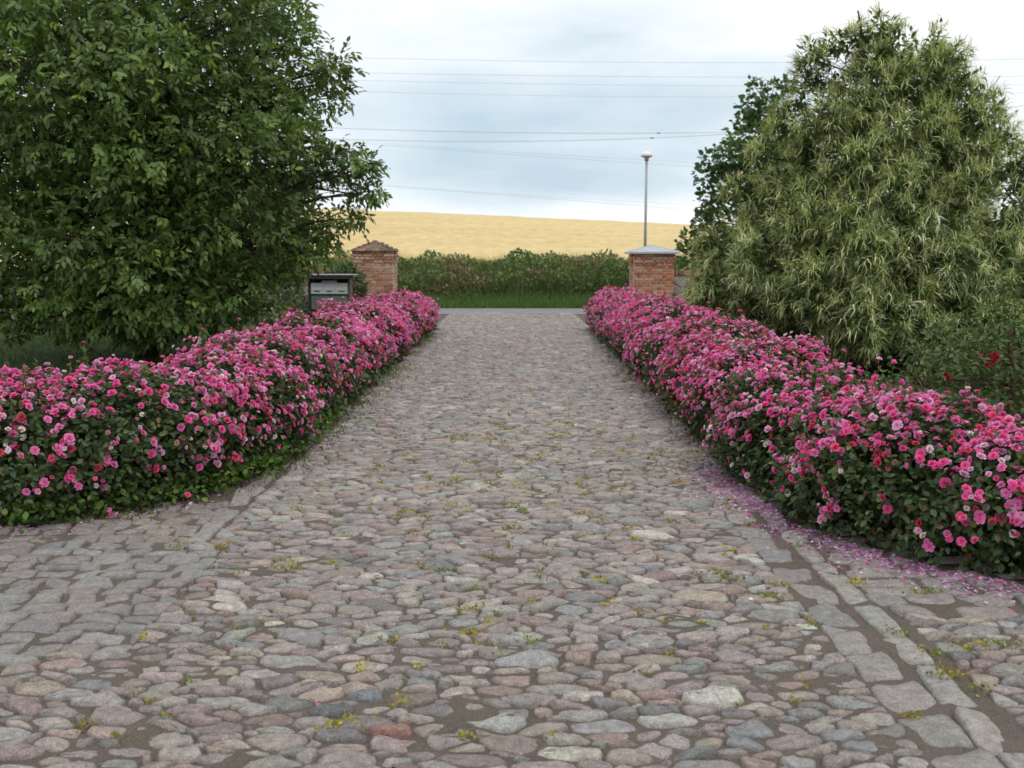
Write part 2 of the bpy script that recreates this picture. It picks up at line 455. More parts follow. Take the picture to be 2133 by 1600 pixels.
AN = 1.95                                   # stones lie broad side across the drive
seeds, wts, special = [], [], {}
SPEC = [((1100, 1385), .0042, (.36, .37, .38), 1.7), ((1365, 1122), .0036, (.55, .53, .49), 1.5), ((665, 1458), .0018, (.44, .36, .31), 1.1),
        ((770, 1462), .002, (.19, .215, .235), 1.0), ((820, 1532), .001, (.31, .17, .145), .95), ((1045, 1518), .0018, (.42, .44, .43), 1.2),
        ((1490, 1462), .002, (.50, .50, .46), 1.0), ((1393, 1512), .0015, (.47, .47, .43), .95), ((690, 1490), .002, (.13, .14, .15), 1.1), ((1060, 1340), .0018, (.37, .38, .37), 1.2)]
spec_uv = []
for (px, py), w_, c_, s_ in SPEC:
    g_ = G(px, py); spec_uv.append((g_[0] / AN, g_[1]))
du = .0665
def in_zone(x, y):
    if x > 1.75: return y < 4.12 or (y > 6.2 and x < 1.86)
    if x > 1.34: return y > 6.2
    if x < -1.59: return y < 3.70 or (y > 5.3 and x > -1.70) or (y > 8.6 and x > -1.86)
    return True
row = 0; y = 1.9
while y < 28.5:
    x = -4.6 / AN + (row % 2) * du * .5
    while x < 4.6 / AN:
        u, v = x + RNG.normal() * du * .2, y + RNG.normal() * du * .2
        if in_zone(u * AN, v) and min((u - a) ** 2 + (v - b) ** 2 for a, b in spec_uv) > .053 ** 2:
            seeds.append((u, v)); wts.append(max(RNG.normal() * .0014, -.0020))
        x += du
    y += du * .87; row += 1
for k, s_ in enumerate(spec_uv):
    special[len(seeds)] = SPEC[k]; seeds.append(s_); wts.append(SPEC[k][1])
cells = voronoi(seeds, wts, .26)
cents = []
for i, c in enumerate(cells):
    m_ = seeds[i] if (len(c) < 3 or i in special) else tuple(.45 * np.array(seeds[i]) + .55 * np.mean(c, 0))
    cents.append(m_ if in_zone(m_[0] * AN, m_[1]) else seeds[i])
cells = voronoi(cents, wts, .26)
stones = []                                 # (V_world, F, col, dist, center)
for i, poly in enumerate(cells):
    if len(poly) < 3: continue
    x, y = cents[i][0] * AN, cents[i][1]
    poly = [(a * AN, b) for a, b in poly]
    if x > 1.5:
        if y > 6.2: poly = clip_poly(poly, 1, 0, 1.86)
        elif y < 4.15: poly = clip_poly(clip_poly(poly, -1, 0, -1.75), 0, 1, 4.16)
        else: continue
    elif x < -1.59:
        if 5.3 < y <= 8.6: poly = clip_poly(poly, -1, 0, 1.72)
        elif y > 8.6: poly = clip_poly(poly, -1, 0, 1.86)
        elif y < 3.72: poly = clip_poly(poly, 0, 1, 3.74)
        else: continue
    else:
        if y < 6.2: poly = clip_poly(poly, 1, 0, 1.345)
        if 3.72 < y < 5.3: poly = clip_poly(poly, -1, 0, 1.59)
        elif 5.3 <= y < 8.6: poly = clip_poly(poly, -1, 0, 1.72)
    if len(poly) < 3: continue
    pp = np.array(poly); c0 = pp.mean(0)
    ext = np.ptp(pp, axis=0)
    if ext.min() < .034: continue
    if max(ext) > .55: continue
    near = y < 6.0
    gap = RNG.uniform(.004, .011) if near else RNG.uniform(.003, .008)
    if y < 3.9: gap += .002
    pp = c0 + (pp - c0) * (1 - np.minimum(2 * gap / ext, .4))
    rot = RNG.normal() * .07; cr, sr = math.cos(rot), math.sin(rot)
    pp = c0 + (pp - c0) @ np.array([[cr, sr], [-sr, cr]])
    h = RNG.uniform(.011, .029)
    if i in special: h = .036
    V, Fc, c = stone(pp, h, 2 if y < 4.4 else (1 if y < 11 else 0), RNG.uniform(.35, 1.0), .0030 if near else .0025, RNG.uniform(.14, .26), .03, y > 5.6)
    col = stone_col()
    if i in special: col = np.array(special[i][2])
    stones.append((V + np.array([c[0], c[1], 0]), Fc, col, math.hypot(x, y) if abs(x) < .62 * y + .1 else 50 + y, (c[0], c[1], 0)))
order = sorted(range(len(stones)), key=lambda i: stones[i][3])
for i in order[:300]:
    V, Fc, col, d, c = stones[i]
    mk('cobblestone', V, Fc, M_STONE, drive, col, True, c)
rest = [(stones[i][0], stones[i][1], np.tile(stones[i][2], (len(stones[i][0]), 1))) for i in order[300:]]
V, Fc, cc = join(*rest)
stuff(mk('cobblestones', V, Fc, M_STONE, drive, cc, True))
allst = [(s[0], s[1], np.zeros((len(s[0]), 3))) for s in stones]
# squared setts and the kerbs
def quad_stone(name, x0, x1, y0, y1, h, col, jit=.008, it=1, rot=0.0):
    c = np.array([(x0 + x1) / 2, (y0 + y1) / 2])
    q = np.array([(x0, y0), (x1, y0), (x1, y1), (x0, y1)]) + RNG.normal(size=(4, 2)) * jit
    m = np.array([(q[k] + q[(k + 1) % 4]) / 2 for k in range(4)]) + RNG.normal(size=(4, 2)) * jit * .6
    pp = np.empty((8, 2)); pp[0::2] = q; pp[1::2] = m
    cr, sr = math.cos(rot), math.sin(rot); pp = c + (pp - c) @ np.array([[cr, sr], [-sr, cr]])
    V, Fc, c = stone(pp, h, it, .75, .004, .16)
    V = V + np.array([c[0], c[1], 0])
    mk(name, V, Fc, M_STONE, drive, col, True, (c[0], c[1], 0)); allst.append((V, Fc, np.zeros((len(V), 3))))
def sett_zone(x0, x1, y0, y1, dmin, dmax, lmin, lmax, tint, skew=0.0, slope=0.0):
    y = y0
    while y < y1 - .05:
        d = RNG.uniform(dmin, dmax); x = x0 + RNG.uniform(-.05, .02)
        while x < x1:
            l = RNG.uniform(lmin, lmax)
            cx = x + l / 2
            yy = y + slope * (cx - x0)
            if abs(cx) < .56 * yy + .35:
                col = stone_col() * .45 + np.array(tint) * .55
                quad_stone('sett', x + .008, min(x + l, x1 + .03) - .008, yy + .008, yy + d - .008, RNG.uniform(.014, .024), col, .013, 1, skew + RNG.normal() * .04)
            x += l
        y += d
sett_zone(-4.3, -1.60, 3.74, 5.3, .10, .145, .12, .23, (.225, .235, .245), .03, -.02)
sett_zone(-4.3, -1.88, 5.33, 6.2, .10, .145, .12, .24, (.25, .225, .21), .03, -.02)
sett_zone(1.73, 4.3, 4.15, 5.6, .11, .17, .16, .34, (.30, .31, .31), -.03, -.03)
y = 2.2
while y < 6.3:
    l = RNG.uniform(.2, .42); quad_stone('kerb_stone', 1.565 + RNG.normal() * .006, 1.685 + RNG.normal() * .008, y + .006, y + l - .008, RNG.uniform(.018, .028), stone_col() * .3 + np.array((.36, .36, .34)) * .7, .011); y += l
y = 2.2
while y < 6.15:
    l = RNG.uniform(.16, .3); quad_stone('sett', 1.345 + RNG.normal() * .01, 1.52 + RNG.normal() * .012, y + .012, y + l - .012, RNG.uniform(.010, .022), stone_col() * .5 + np.array((.27, .28, .28)) * .5, .018); y += l
y = 5.32
while y < 8.8:
    l = RNG.uniform(.22, .4); quad_stone('kerb_stone', -1.865, -1.745, y + .006, y + l - .008, RNG.uniform(.012, .024), stone_col() * .4 + np.array((.31, .295, .28)) * .6, .011); y += l
V, Fc, cc = join(*allst)
BVH = BVHTree.FromPolygons([tuple(v) for v in V], [tuple(f) for f in Fc])
def ground_z(x, y):
    hit = BVH.ray_cast(Vector((x, y, .5)), Vector((0, 0, -1)))
    return max(hit[0].z, 0.002) if hit[0] is not None else .002

# ------------------------------------------------------------------ rose hedges
def rose_template(rings, seed):
    r = np.random.default_rng(seed); V = []; Fc = []; S = []
    for k, (n, tilt, ln, wd_) in enumerate(rings):
        for i in range(n):
            a = 2 * math.pi * (i + .5 * (k % 2)) / n + r.normal() * .15
            t = tilt + r.normal() * .1; l = ln * (1 + r.normal() * .1); w = wd_ * (1 + r.normal() * .12)
            u = np.array([math.cos(a), math.sin(a), 0]); s = np.array([-math.sin(a), math.cos(a), 0])
            b = len(V)
            for (f, ww, curl) in ((.0, .25, 0), (.55, 1.0, .0), (1.0, .8, .18)):
                rr = l * f * math.cos(t) + curl * l * .9; zz = l * f * math.sin(t) - curl * l * .35 - .12 + .05 * k
                for sg in (-1, 0, 1):
                    if f == 0 and sg == 0: continue
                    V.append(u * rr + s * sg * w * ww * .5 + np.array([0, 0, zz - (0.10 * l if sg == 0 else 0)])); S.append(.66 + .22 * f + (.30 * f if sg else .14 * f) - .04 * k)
            Fc += [(b, b + 1, b + 3), (b, b + 3, b + 2), (b + 1, b + 4, b + 3), (b + 2, b + 3, b + 6), (b + 2, b + 6, b + 5), (b + 3, b + 4, b + 7), (b + 3, b + 7, b + 6)]
    V = np.array(V); S = np.clip(np.array(S), .35, 1.15)
    return V, np.array(Fc), S
ROSE_HI = [rose_template([(6, .30, 1.0, .95), (5, .80, .92, .85), (4, 1.2, .78, .7)], s) for s in range(3)]
def rose_simple(rings, seed):
    r = np.random.default_rng(seed); V = []; Fc = []; S = []
    for k, (n, tilt, ln, wd_) in enumerate(rings):
        for i in range(n):
            a = 2 * math.pi * (i + .5 * (k % 2)) / n + r.normal() * .2; t = tilt + r.normal() * .12; l = ln * (1 + r.normal() * .1)
            u = np.array([math.cos(a), math.sin(a), 0]); v = np.array([-math.sin(a), math.cos(a), 0]); b = len(V)
            tip = u * l * math.cos(t) + np.array([0, 0, l * math.sin(t) - .1]); mid = tip * .62 + u * .06
            V += [u * .05 + np.array([0, 0, -.1]), mid - v * wd_ * .5, tip, mid + v * wd_ * .5]; S += [.72, .98, 1.12, .98]; Fc += [(b, b + 2, b + 1), (b, b + 3, b + 2)]
    return np.array(V), np.array(Fc), np.array(S)
ROSE_MID = [rose_simple([(6, .3, 1.05, 1.0), (5, .8, .95, .9), (4, 1.2, .8, .7)], s + 20) for s in range(3)]
ROSE_LO = [rose_simple([(5, .3, 1.1, 1.25), (4, .95, .95, 1.1)], s + 30) for s in range(2)]
ROSE_COL = [((.93, .085, .36), 32), ((.94, .20, .50), 28), ((.86, .05, .20), 11), ((.90, .40, .64), 20), ((.90, .64, .76), 10), ((.68, .03, .09), 3), ((.84, .72, .66), 6), ((.88, .20, .52), 10), ((.34, .17, .11), 4)]
RW = np.array([w for _, w in ROSE_COL], float); RW /= RW.sum()
rose_meshes = []
for k, (c_, w_) in enumerate(ROSE_COL):
    for v in range(2):
        V, Fc, S = ROSE_HI[(k + v) % 3]
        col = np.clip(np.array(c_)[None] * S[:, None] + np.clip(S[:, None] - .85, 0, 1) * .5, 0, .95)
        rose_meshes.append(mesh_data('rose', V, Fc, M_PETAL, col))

class Hedge:
    def __init__(s, path, w, h, seed, near=1.0):
        s.near = near
        p = np.array(path, float)
        # smooth the corner, then resample
        p2 = chaikin_open(chaikin_open(chaikin_open(p)))
        d = np.r_[0, np.cumsum(np.linalg.norm(np.diff(p2, axis=0), axis=1))]
        s.L = d[-1]; s.d = d; s.p = p2; s.w = w; s.h = h; s.seed = seed
    def at(s, q):
        x = np.interp(q, s.d, s.p[:, 0]); y = np.interp(q, s.d, s.p[:, 1])
        e = .15
        tx = np.interp(q + e, s.d, s.p[:, 0]) - np.interp(q - e, s.d, s.p[:, 0]); ty = np.interp(q + e, s.d, s.p[:, 1]) - np.interp(q - e, s.d, s.p[:, 1])
        n = np.hypot(tx, ty) + 1e-9
        return x, y, tx / n, ty / n
    def surf(s, q, th, r=1.0):
        """th 0 = path-side foot (side +1 of the tangent), pi = far foot"""
        x, y, tx, ty = s.at(q)
        end = np.clip(np.minimum(q + .15, s.L - q + .15) / .7, .05, 1) ** .5
        cx, sz = np.cos(th), np.sin(th)
        ex = np.sign(cx) * np.abs(cx) ** .72; ez = np.abs(sz) ** .72
        w = s.w * (.86 + .16 * np.sin(np.clip(ez, 0, 1) * 2.2)) * end * (1 + .07 * np.sin(q * 4.3 + s.seed)); h = s.h * end * np.interp(q, [0, 3, 6, 30], [s.near, s.near, 1, 1]) * (1 + .05 * np.sin(q * 5.1 + s.seed * 3) + .05 * np.sin(q * 2.3 + s.seed) + .03 * np.sin(q * 11.7))
        lat = w * ex; z = h * ez
        nx, ny = ty, -tx
        pos = np.stack([x + nx * lat, y + ny * lat, z], -1)
        nrm = unit(np.stack([nx * np.sign(cx) * np.abs(cx) ** 1.2 * 1.1, ny * np.sign(cx) * np.abs(cx) ** 1.2 * 1.1, sz ** 1.2 + .08], -1))
        lump = np.array([fnoise(a, 1.1, s.seed) * .13 + fnoise(a, 3.2, s.seed + 5) * .17 + fnoise(a, 7.5, s.seed + 9) * .08 for a in pos])
        ctr = np.stack([x, y, z * .45], -1)
        k = (r + lump)[:, None] if np.ndim(r) else (r + lump)[:, None]
        q_ = ctr + (pos - ctr) * k
        q_[:, 2] = np.maximum(q_[:, 2], .02)
        return q_, nrm
def chaikin_open(p):
    o = [p[0]]
    for a, b in zip(p[:-1], p[1:]): o += [a * .75 + b * .25, a * .25 + b * .75]
    return np.array(o + [p[-1]])

def build_hedge(name, label, path, w, h, seed, flip, loc, near):
    hd = Hedge(path, w, h, seed, near)
    root = thing(name, label, 'hedge', loc)
    def sample(n, near_bias, fa, fb):
        """fa..fb: span of path length fraction; theta favours the drive side and the top"""
        q = hd.L * (fa + (fb - fa) * RNG.random(n))
        u = RNG.random(n)
        th = np.where(u < .80, RNG.uniform(0, math.pi * .62, n), RNG.uniform(math.pi * .62, math.pi, n))
        if flip: th = math.pi - th
        return q, th
    parts = []
    # path starts at the near arm: near stretch is the first `fn` of its length
    fn = min(6.4 / hd.L, .6)
    for n, fa, fb, s0, s1, lo_r, T, TF in ((38000, 0, fn, .030, .056, .80, LEAF, LEAF_F), (30000, fn, 1, .05, .085, .8, LEAF2, LEAF2_F), (9000, 0, fn, .07, .11, .35, LEAF2, LEAF2_F), (9000, fn, 1, .09, .13, .35, LEAF2, LEAF2_F)):
        q, th = sample(n, 0, fa, fb)
        inner = lo_r < .5
        r = RNG.uniform(.35, .8, n) if inner else np.where(RNG.random(n) < .14, 1.0 + RNG.random(n) * .16, 1.03 - np.abs(RNG.normal(size=n)) * .12)
        pos, nr = hd.surf(q, th, r)
        nrm = unit(nr * .75 + np.array([0, 0, .35]) + RNG.normal(size=(n, 3)) * .5)
        ax = np.cross(nrm, rdir(n)) + nr * .35 + np.array([0, 0, -.12])
        b = np.where(RNG.random((n, 1)) < .14, np.array([[.12, .165, .05]]), np.array([[.052, .09, .031]]))
        b = np.where(RNG.random((n, 1)) < .05, np.array([[.13, .055, .03]]), b)
        col = np.clip(b * (1 + RNG.normal(size=(n, 1)) * .28) * (1 + RNG.normal(size=(n, 3)) * .07), .006, .3)
        parts.append(scatter(T, TF, pos, ax, nrm, RNG.uniform(s0, s1, n), col, None, np.full(n, 1.35)))
    # shoots that stand out of the mass, leafy, some with a bloom or buds at the tip
    mb = MB(); tips = []
    n = 420; q = hd.L * RNG.random(n) ** 1.25; th = RNG.uniform(.25, 2.4, n)
    if flip: th = math.pi - th
    p0, n0 = hd.surf(q, th, np.full(n, .96)); dr = unit(n0 * .7 + np.array([0, 0, .75]) + RNG.normal(size=(n, 3)) * .35); ln = RNG.uniform(.07, .24, n)[:, None]
    for k in range(n):
        e_ = p0[k] + dr[k] * ln[k]; mb.tube([p0[k] - dr[k] * .1, p0[k] + dr[k] * ln[k] * .5 + RNG.normal(size=3) * .01, e_], [.004, .003, .002], 3, np.array((.09, .10, .04)) * RNG.uniform(.7, 1.5), False); tips.append((e_, dr[k]))
    for f in np.linspace(.15, 1, 9):
        nr = unit(rdir(n) * .8 + np.array([0, 0, .7])); c_ = np.where(RNG.random((n, 1)) < .3, np.array([[.13, .10, .045]]), np.array([[.085, .13, .042]])) * (1 + RNG.normal(size=(n, 1)) * .2)
        parts.append(scatter(LEAF, LEAF_F, p0 + dr * ln * f, unit(rdir(n) + dr * .4), nr, RNG.uniform(.025, .045, n), np.clip(c_, .01, .3), None, np.full(n, 1.3)))
    V, Fc, cc = join(*parts)
    stuff(mk('foliage', V, Fc, M_LEAF, root, cc))
    # canes
    for k in range(170):
        q = np.array([RNG.uniform(.1, hd.L - .1)]); x, y, tx, ty = hd.at(q)
        b = np.array([x[0] + RNG.normal() * w * .35, y[0] + RNG.normal() * w * .35, 0])
        th = np.array([RNG.uniform(.5, math.pi - .5)]); e_, _ = hd.surf(q + RNG.normal() * .1, th, np.array([1.04]))
        m_ = (b + e_[0]) / 2 + np.array([0, 0, .12]) + RNG.normal(size=3) * .05
        mb.tube([b, m_, e_[0]], [.009, .006, .003], 4, np.array((.075, .085, .035)) * RNG.uniform(.7, 1.4), False)
    stuff(mb.build('canes', M_BARK, root))
    # blossoms, mostly in trusses
    pos, nrm = [], []
    n = 9300
    q = hd.L * RNG.random(n); u = RNG.random(n)
    th = np.where(u < .86, RNG.uniform(.12, math.pi * .60, n), RNG.uniform(math.pi * .6, math.pi * .95, n))
    if flip: th = math.pi - th
    p0, n0 = hd.surf(q, th, 1.0 + np.abs(RNG.normal(size=n)) * .06)
    zf = p0[:, 2] / h
    patch = np.array([fnoise(a, 1.1, seed + 3) for a in p0])
    keep = RNG.random(n) < np.clip((zf - .02) / .82, .09, 1) ** 1.05 * np.clip(.80 + patch * 1.0, .15, 1) * np.where(p0[:, 1] > 9, .88, .85)
    for a, b in zip(p0[keep], n0[keep]):
        m_ = 1 + RNG.poisson(1.9)
        for _ in range(m_):
            pos.append(a + RNG.normal(size=3) * np.array([.034, .034, .022]) + b * .012); nrm.append(b + RNG.normal(size=3) * .42)
    for e_, d_ in tips:
        if RNG.random() < .6: pos.append(e_); nrm.append(d_ + RNG.normal(size=3) * .3)
    if name:                       # a few blossoms that hang out low over the paving
        for px, py in ((230, 1075), (290, 1052), (392, 1055), (425, 1000), (520, 985), (575, 935)):
            g_ = G(px, py + 12)
            d_ = np.min(np.hypot(hd.p[:, 0] - g_[0], hd.p[:, 1] - g_[1]))
            if d_ < 1.2 and g_[0] * loc[0] > 0:
                for _ in range(3): pos.append(np.array([g_[0], g_[1], .06]) + RNG.normal(size=3) * np.array([.03, .03, .018])); nrm.append(np.array([0, -.6, .6]) + RNG.normal(size=3) * .3)
    pos = np.array(pos); nrm = unit(np.array(nrm)); pos[:, 2] = np.maximum(pos[:, 2], .03)
    sc_ = .010 + .0175 * RNG.random(len(pos)) ** .8
    ck = RNG.choice(len(ROSE_COL), size=len(pos), p=RW)
    sc_ = np.where((ck == 4) | (ck == 6) | (ck == 8), sc_ * .72, sc_)
    facing = (nrm * (np.array([0, 0, EYE]) - pos)).sum(1) / np.linalg.norm(pos - np.array([0, 0, EYE]), axis=1)
    dist = np.linalg.norm(pos - np.array([0, 0, EYE]), axis=1)
    infr = np.abs(pos[:, 0]) < pos[:, 1] * .525
    score = dist / sc_ * .03 + np.where(facing < .15, 100, 0) + np.where(infr, 0, 200)
    od = np.argsort(score)
    for i in od[:300]:
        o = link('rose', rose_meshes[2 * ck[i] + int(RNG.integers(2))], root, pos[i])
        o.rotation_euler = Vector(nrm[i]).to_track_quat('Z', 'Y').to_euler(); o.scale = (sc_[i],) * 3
    parts = []
    far = od[300:]
    for lod, sel in ((ROSE_HI, far[dist[far] < 7]), (ROSE_MID, far[(dist[far] >= 7) & (dist[far] < 12)]), (ROSE_LO, far[dist[far] >= 12])):
        if not len(sel): continue
        grp = RNG.integers(len(lod), size=len(sel))
        for g_ in range(len(lod)):
            s2 = sel[grp == g_]
            if not len(s2): continue
            T, TF, S = lod[g_]
            base = np.array([ROSE_COL[k][0] for k in ck[s2]]) * (1 + RNG.normal(size=(len(s2), 1)) * .1)
            Vv, Ff, _ = scatter(T, TF, pos[s2] + nrm[s2] * (0 if lod is ROSE_HI else .025), np.cross(nrm[s2], rdir(len(s2))), nrm[s2], sc_[s2] * (1.0 if lod is ROSE_HI else (1.12 if lod is ROSE_MID else 1.28)), base)
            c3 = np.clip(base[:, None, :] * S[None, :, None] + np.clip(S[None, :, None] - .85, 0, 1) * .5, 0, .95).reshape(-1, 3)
            parts.append((Vv, Ff, c3))
    V, Fc, cc = join(*parts)
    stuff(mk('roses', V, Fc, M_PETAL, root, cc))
    return hd, root
LPATH = [(-5.9, 5.75), (-4.6, 5.85), (-3.1, 6.1), (-2.42, 6.9), (-2.42, 8.5), (-2.45, 15), (-2.42, 22.6)]
RPATH = [(5.0, 4.6), (3.9, 4.74), (2.75, 5.0), (2.2, 5.95), (2.28, 8.0), (2.38, 15), (2.45, 22.6)]
hedgeL, rootL = build_hedge('rose_hedge', 'low hedge of pink roses left of the cobbled drive, below the big dark tree', LPATH, .66, .79, 1.0, False, (-2.45, 12, 0), .95)
hedgeR, rootR = build_hedge('rose_hedge', 'low hedge of pink roses right of the cobbled drive, below the catkin-covered tree', RPATH, .66, .79, 8.0, True, (2.4, 12, 0), .86)

# ------------------------------------------------------------------ gate pillars
def brick_meshes(cols, l, d, h, n=5):
    out_ = []
    for k, c_ in enumerate(cols):
        mb = MB(); mb.box((-l / 2, -d / 2, -h / 2), (l / 2, d / 2, h / 2), (1, 1, 1), .006)
        V = np.vstack(mb.v) + RNG.normal(size=(mb.n, 3)) * .0025
        out_.append(mesh_data('brick', V, mb.f, M_BRICK, np.array(c_)))
    return out_
BR_R = [(.42, .165, .085), (.36, .13, .075), (.46, .20, .11), (.33, .12, .08), (.48, .24, .15), (.28, .10, .07), (.45, .30, .20)]
BR_L = [(.44, .21, .13), (.46, .27, .18), (.36, .15, .09), (.50, .34, .24), (.40, .22, .15), (.30, .13, .09), (.52, .40, .30)]
def pillar(label, cx, cy, wdt, zc, cols, mort):
    root = thing('gate_pillar', label, 'pillar', (cx, cy, 0), 'brick gate pillars')
    hw = wdt / 2; bh, ch = .060, .0765
    mb = MB(); mb.box((cx - hw + .008, cy - hw + .008, -.1), (cx + hw - .008, cy + hw - .008, zc), mort); mb.build('mortar_core', M_MORTAR, root)
    full = brick_meshes(cols, .238, .11, bh); half = brick_meshes(cols, .112, .11, bh)
    n = int(zc / ch); back = MB()
    L4 = (wdt + .012) / 4
    for r_ in range(n):
        z = (r_ + .5) * ch
        proj = 0.0
        if r_ >= n - 3: proj = .032
        elif r_ == n - 4: proj = .016
        for side in range(4):
            par = (r_ + side) % 2
            # lengths along the face
            span = [(-hw + L4 * (k + .5), False) for k in range(4)] if par == 0 else [(-hw + L4 / 8, 2)] + [(-hw + L4 * (k + 1) / 2, True) for k in range(7)] + [(hw - L4 / 8, 2)]
            for a, is_half in span:
                if side in (1, 3):
                    if abs(a) > hw - .13: continue           # corners belong to the front and back faces
                dep = hw - .05 + proj + RNG.normal() * .0025
                aa = a * (1 + proj / hw)
                x, y_, rz = {0: (aa, -dep, 0), 1: (dep, aa, math.pi / 2), 2: (aa, dep, 0), 3: (-dep, aa, math.pi / 2)}[side]
                me = (half if is_half else full)[int(RNG.integers(len(cols)))]
                if side in (2, (1 if cx > 0 else 3)) or z < .5:
                    Vb = np.array([v.co[:] for v in me.vertices])
                    if is_half == 2: Vb = Vb * np.array([.46, 1, 1])
                    if rz: Vb = Vb[:, [1, 0, 2]] * np.array([-1, 1, 1])
                    back.add(Vb + np.array([cx + x, cy + y_, z]), [p_.vertices[:] for p_ in me.polygons], np.array(cols[int(RNG.integers(len(cols)))]))
                else:
                    o = link('brick', me, root, (cx + x, cy + y_, z)); o.rotation_euler = (RNG.normal() * .006, RNG.normal() * .008, rz + RNG.normal() * .006)
                    if is_half == 2: o.scale = (.46, 1, 1)
    stuff(back.build('bricks', M_BRICK, root))
    return root, n * ch
PX = {}
pl = P(776, 520, 24.6); pr = P(1363, 522, 24.6)
rL, zL = pillar('brick gate pillar with brown tiled pyramid cap, beside the mailbox cabinet', pl[0], 24.6 + .5, 1.0, 1.86, BR_L, (.55, .48, .38))
rR, zR = pillar('red brick gate pillar with grey metal pyramid cap, beside the oak', pr[0], 24.6 + .5, 1.02, 1.83, BR_R, (.50, .42, .33))
# left cap: courses of weathered tiles laid as a low pyramid
def tile_cap(root, cx, cy, z0, hw, hgt):
    mb = MB()
    mb.add([(cx - hw, cy - hw, z0), (cx + hw, cy - hw, z0), (cx + hw, cy + hw, z0), (cx - hw, cy + hw, z0), (cx, cy, z0 + hgt - .02)], [(0, 3, 2, 1), (0, 1, 4), (1, 2, 4), (2, 3, 4), (3, 0, 4)], (.17, .13, .10))
    cap = mb.build('cap', M_TILE, root)
    rows = 5; sl = math.atan2(hgt, hw)
    for side in range(4):
        for r_ in range(rows):
            f0 = 1 - r_ / rows; ww = hw * f0; n = max(1, int(round(2 * ww / .2)))
            for k in range(n):
                a0, a1 = -ww + 2 * ww * k / n, -ww + 2 * ww * (k + 1) / n
                d0, d1 = hw * f0 + .03, hw * (f0 - 1.0 / rows) - .02
                t_ = .012 + RNG.uniform(0, .008)
                z_0, z_1 = z0 + hgt * (1 - f0) - .01, z0 + hgt * (1 - f0 + 1.0 / rows) + .012
                sh = .94 if r_ < rows - 1 else .5
                pts = [(a0 + .004, -d0, z_0), (a1 - .004, -d0, z_0), (a1 * sh - .004, -max(d1, .0), z_1), (a0 * sh + .004, -max(d1, .0), z_1)]
                top = [(x, y_, z + t_) for x, y_, z in pts]
                V = np.array(pts + top) + RNG.normal(size=(8, 3)) * .004
                c_, s_ = math.cos(side * math.pi / 2), math.sin(side * math.pi / 2)
                V = np.stack([V[:, 0] * c_ - V[:, 1] * s_, V[:, 0] * s_ + V[:, 1] * c_, V[:, 2]], 1) + np.array([cx, cy, 0])
                tc_ = np.array([(.22, .14, .10), (.17, .12, .09), (.26, .16, .11), (.14, .11, .09)][int(RNG.integers(4))])
                mk('cap_tile', V, [(0, 3, 2, 1), (4, 5, 6, 7), (0, 1, 5, 4), (1, 2, 6, 5), (2, 3, 7, 6), (3, 0, 4, 7)], M_TILE, cap, tc_)
tile_cap(rL, pl[0], 25.1, zL, .55, .24)
def zinc_cap(root, cx, cy, z0, hw, hgt):
    col = (.40, .43, .47)
    mb = MB()
    q = [(-1, -1), (1, -1), (1, 1), (-1, 1)]
    lo = [(cx + a * hw, cy + b * hw, z0) for a, b in q]; hi = [(cx + a * hw, cy + b * hw, z0 + .045) for a, b in q]
    inn = [(cx + a * (hw - .012), cy + b * (hw - .012), z0 + .055) for a, b in q]
    mb.add(lo + hi + inn + [(cx, cy, z0 + hgt)], [(3, 2, 1, 0)] + [(i, (i + 1) % 4, 4 + (i + 1) % 4, 4 + i) for i in range(4)] + [(4 + i, 4 + (i + 1) % 4, 8 + (i + 1) % 4, 8 + i) for i in range(4)] + [(8 + i, 8 + (i + 1) % 4, 12) for i in range(4)], col)
    cap = mb.build('cap', M_ZINC, root)
    m2 = MB()
    for a, b in q: m2.tube([(cx + a * hw, cy + b * hw, z0 + .05), (cx, cy, z0 + hgt + .004)], .011, 6, (.46, .49, .52))
    m2.build('hip_seam', M_ZINC, cap)
zinc_cap(rR, pr[0], 25.1, zR + .002, .625, .225)

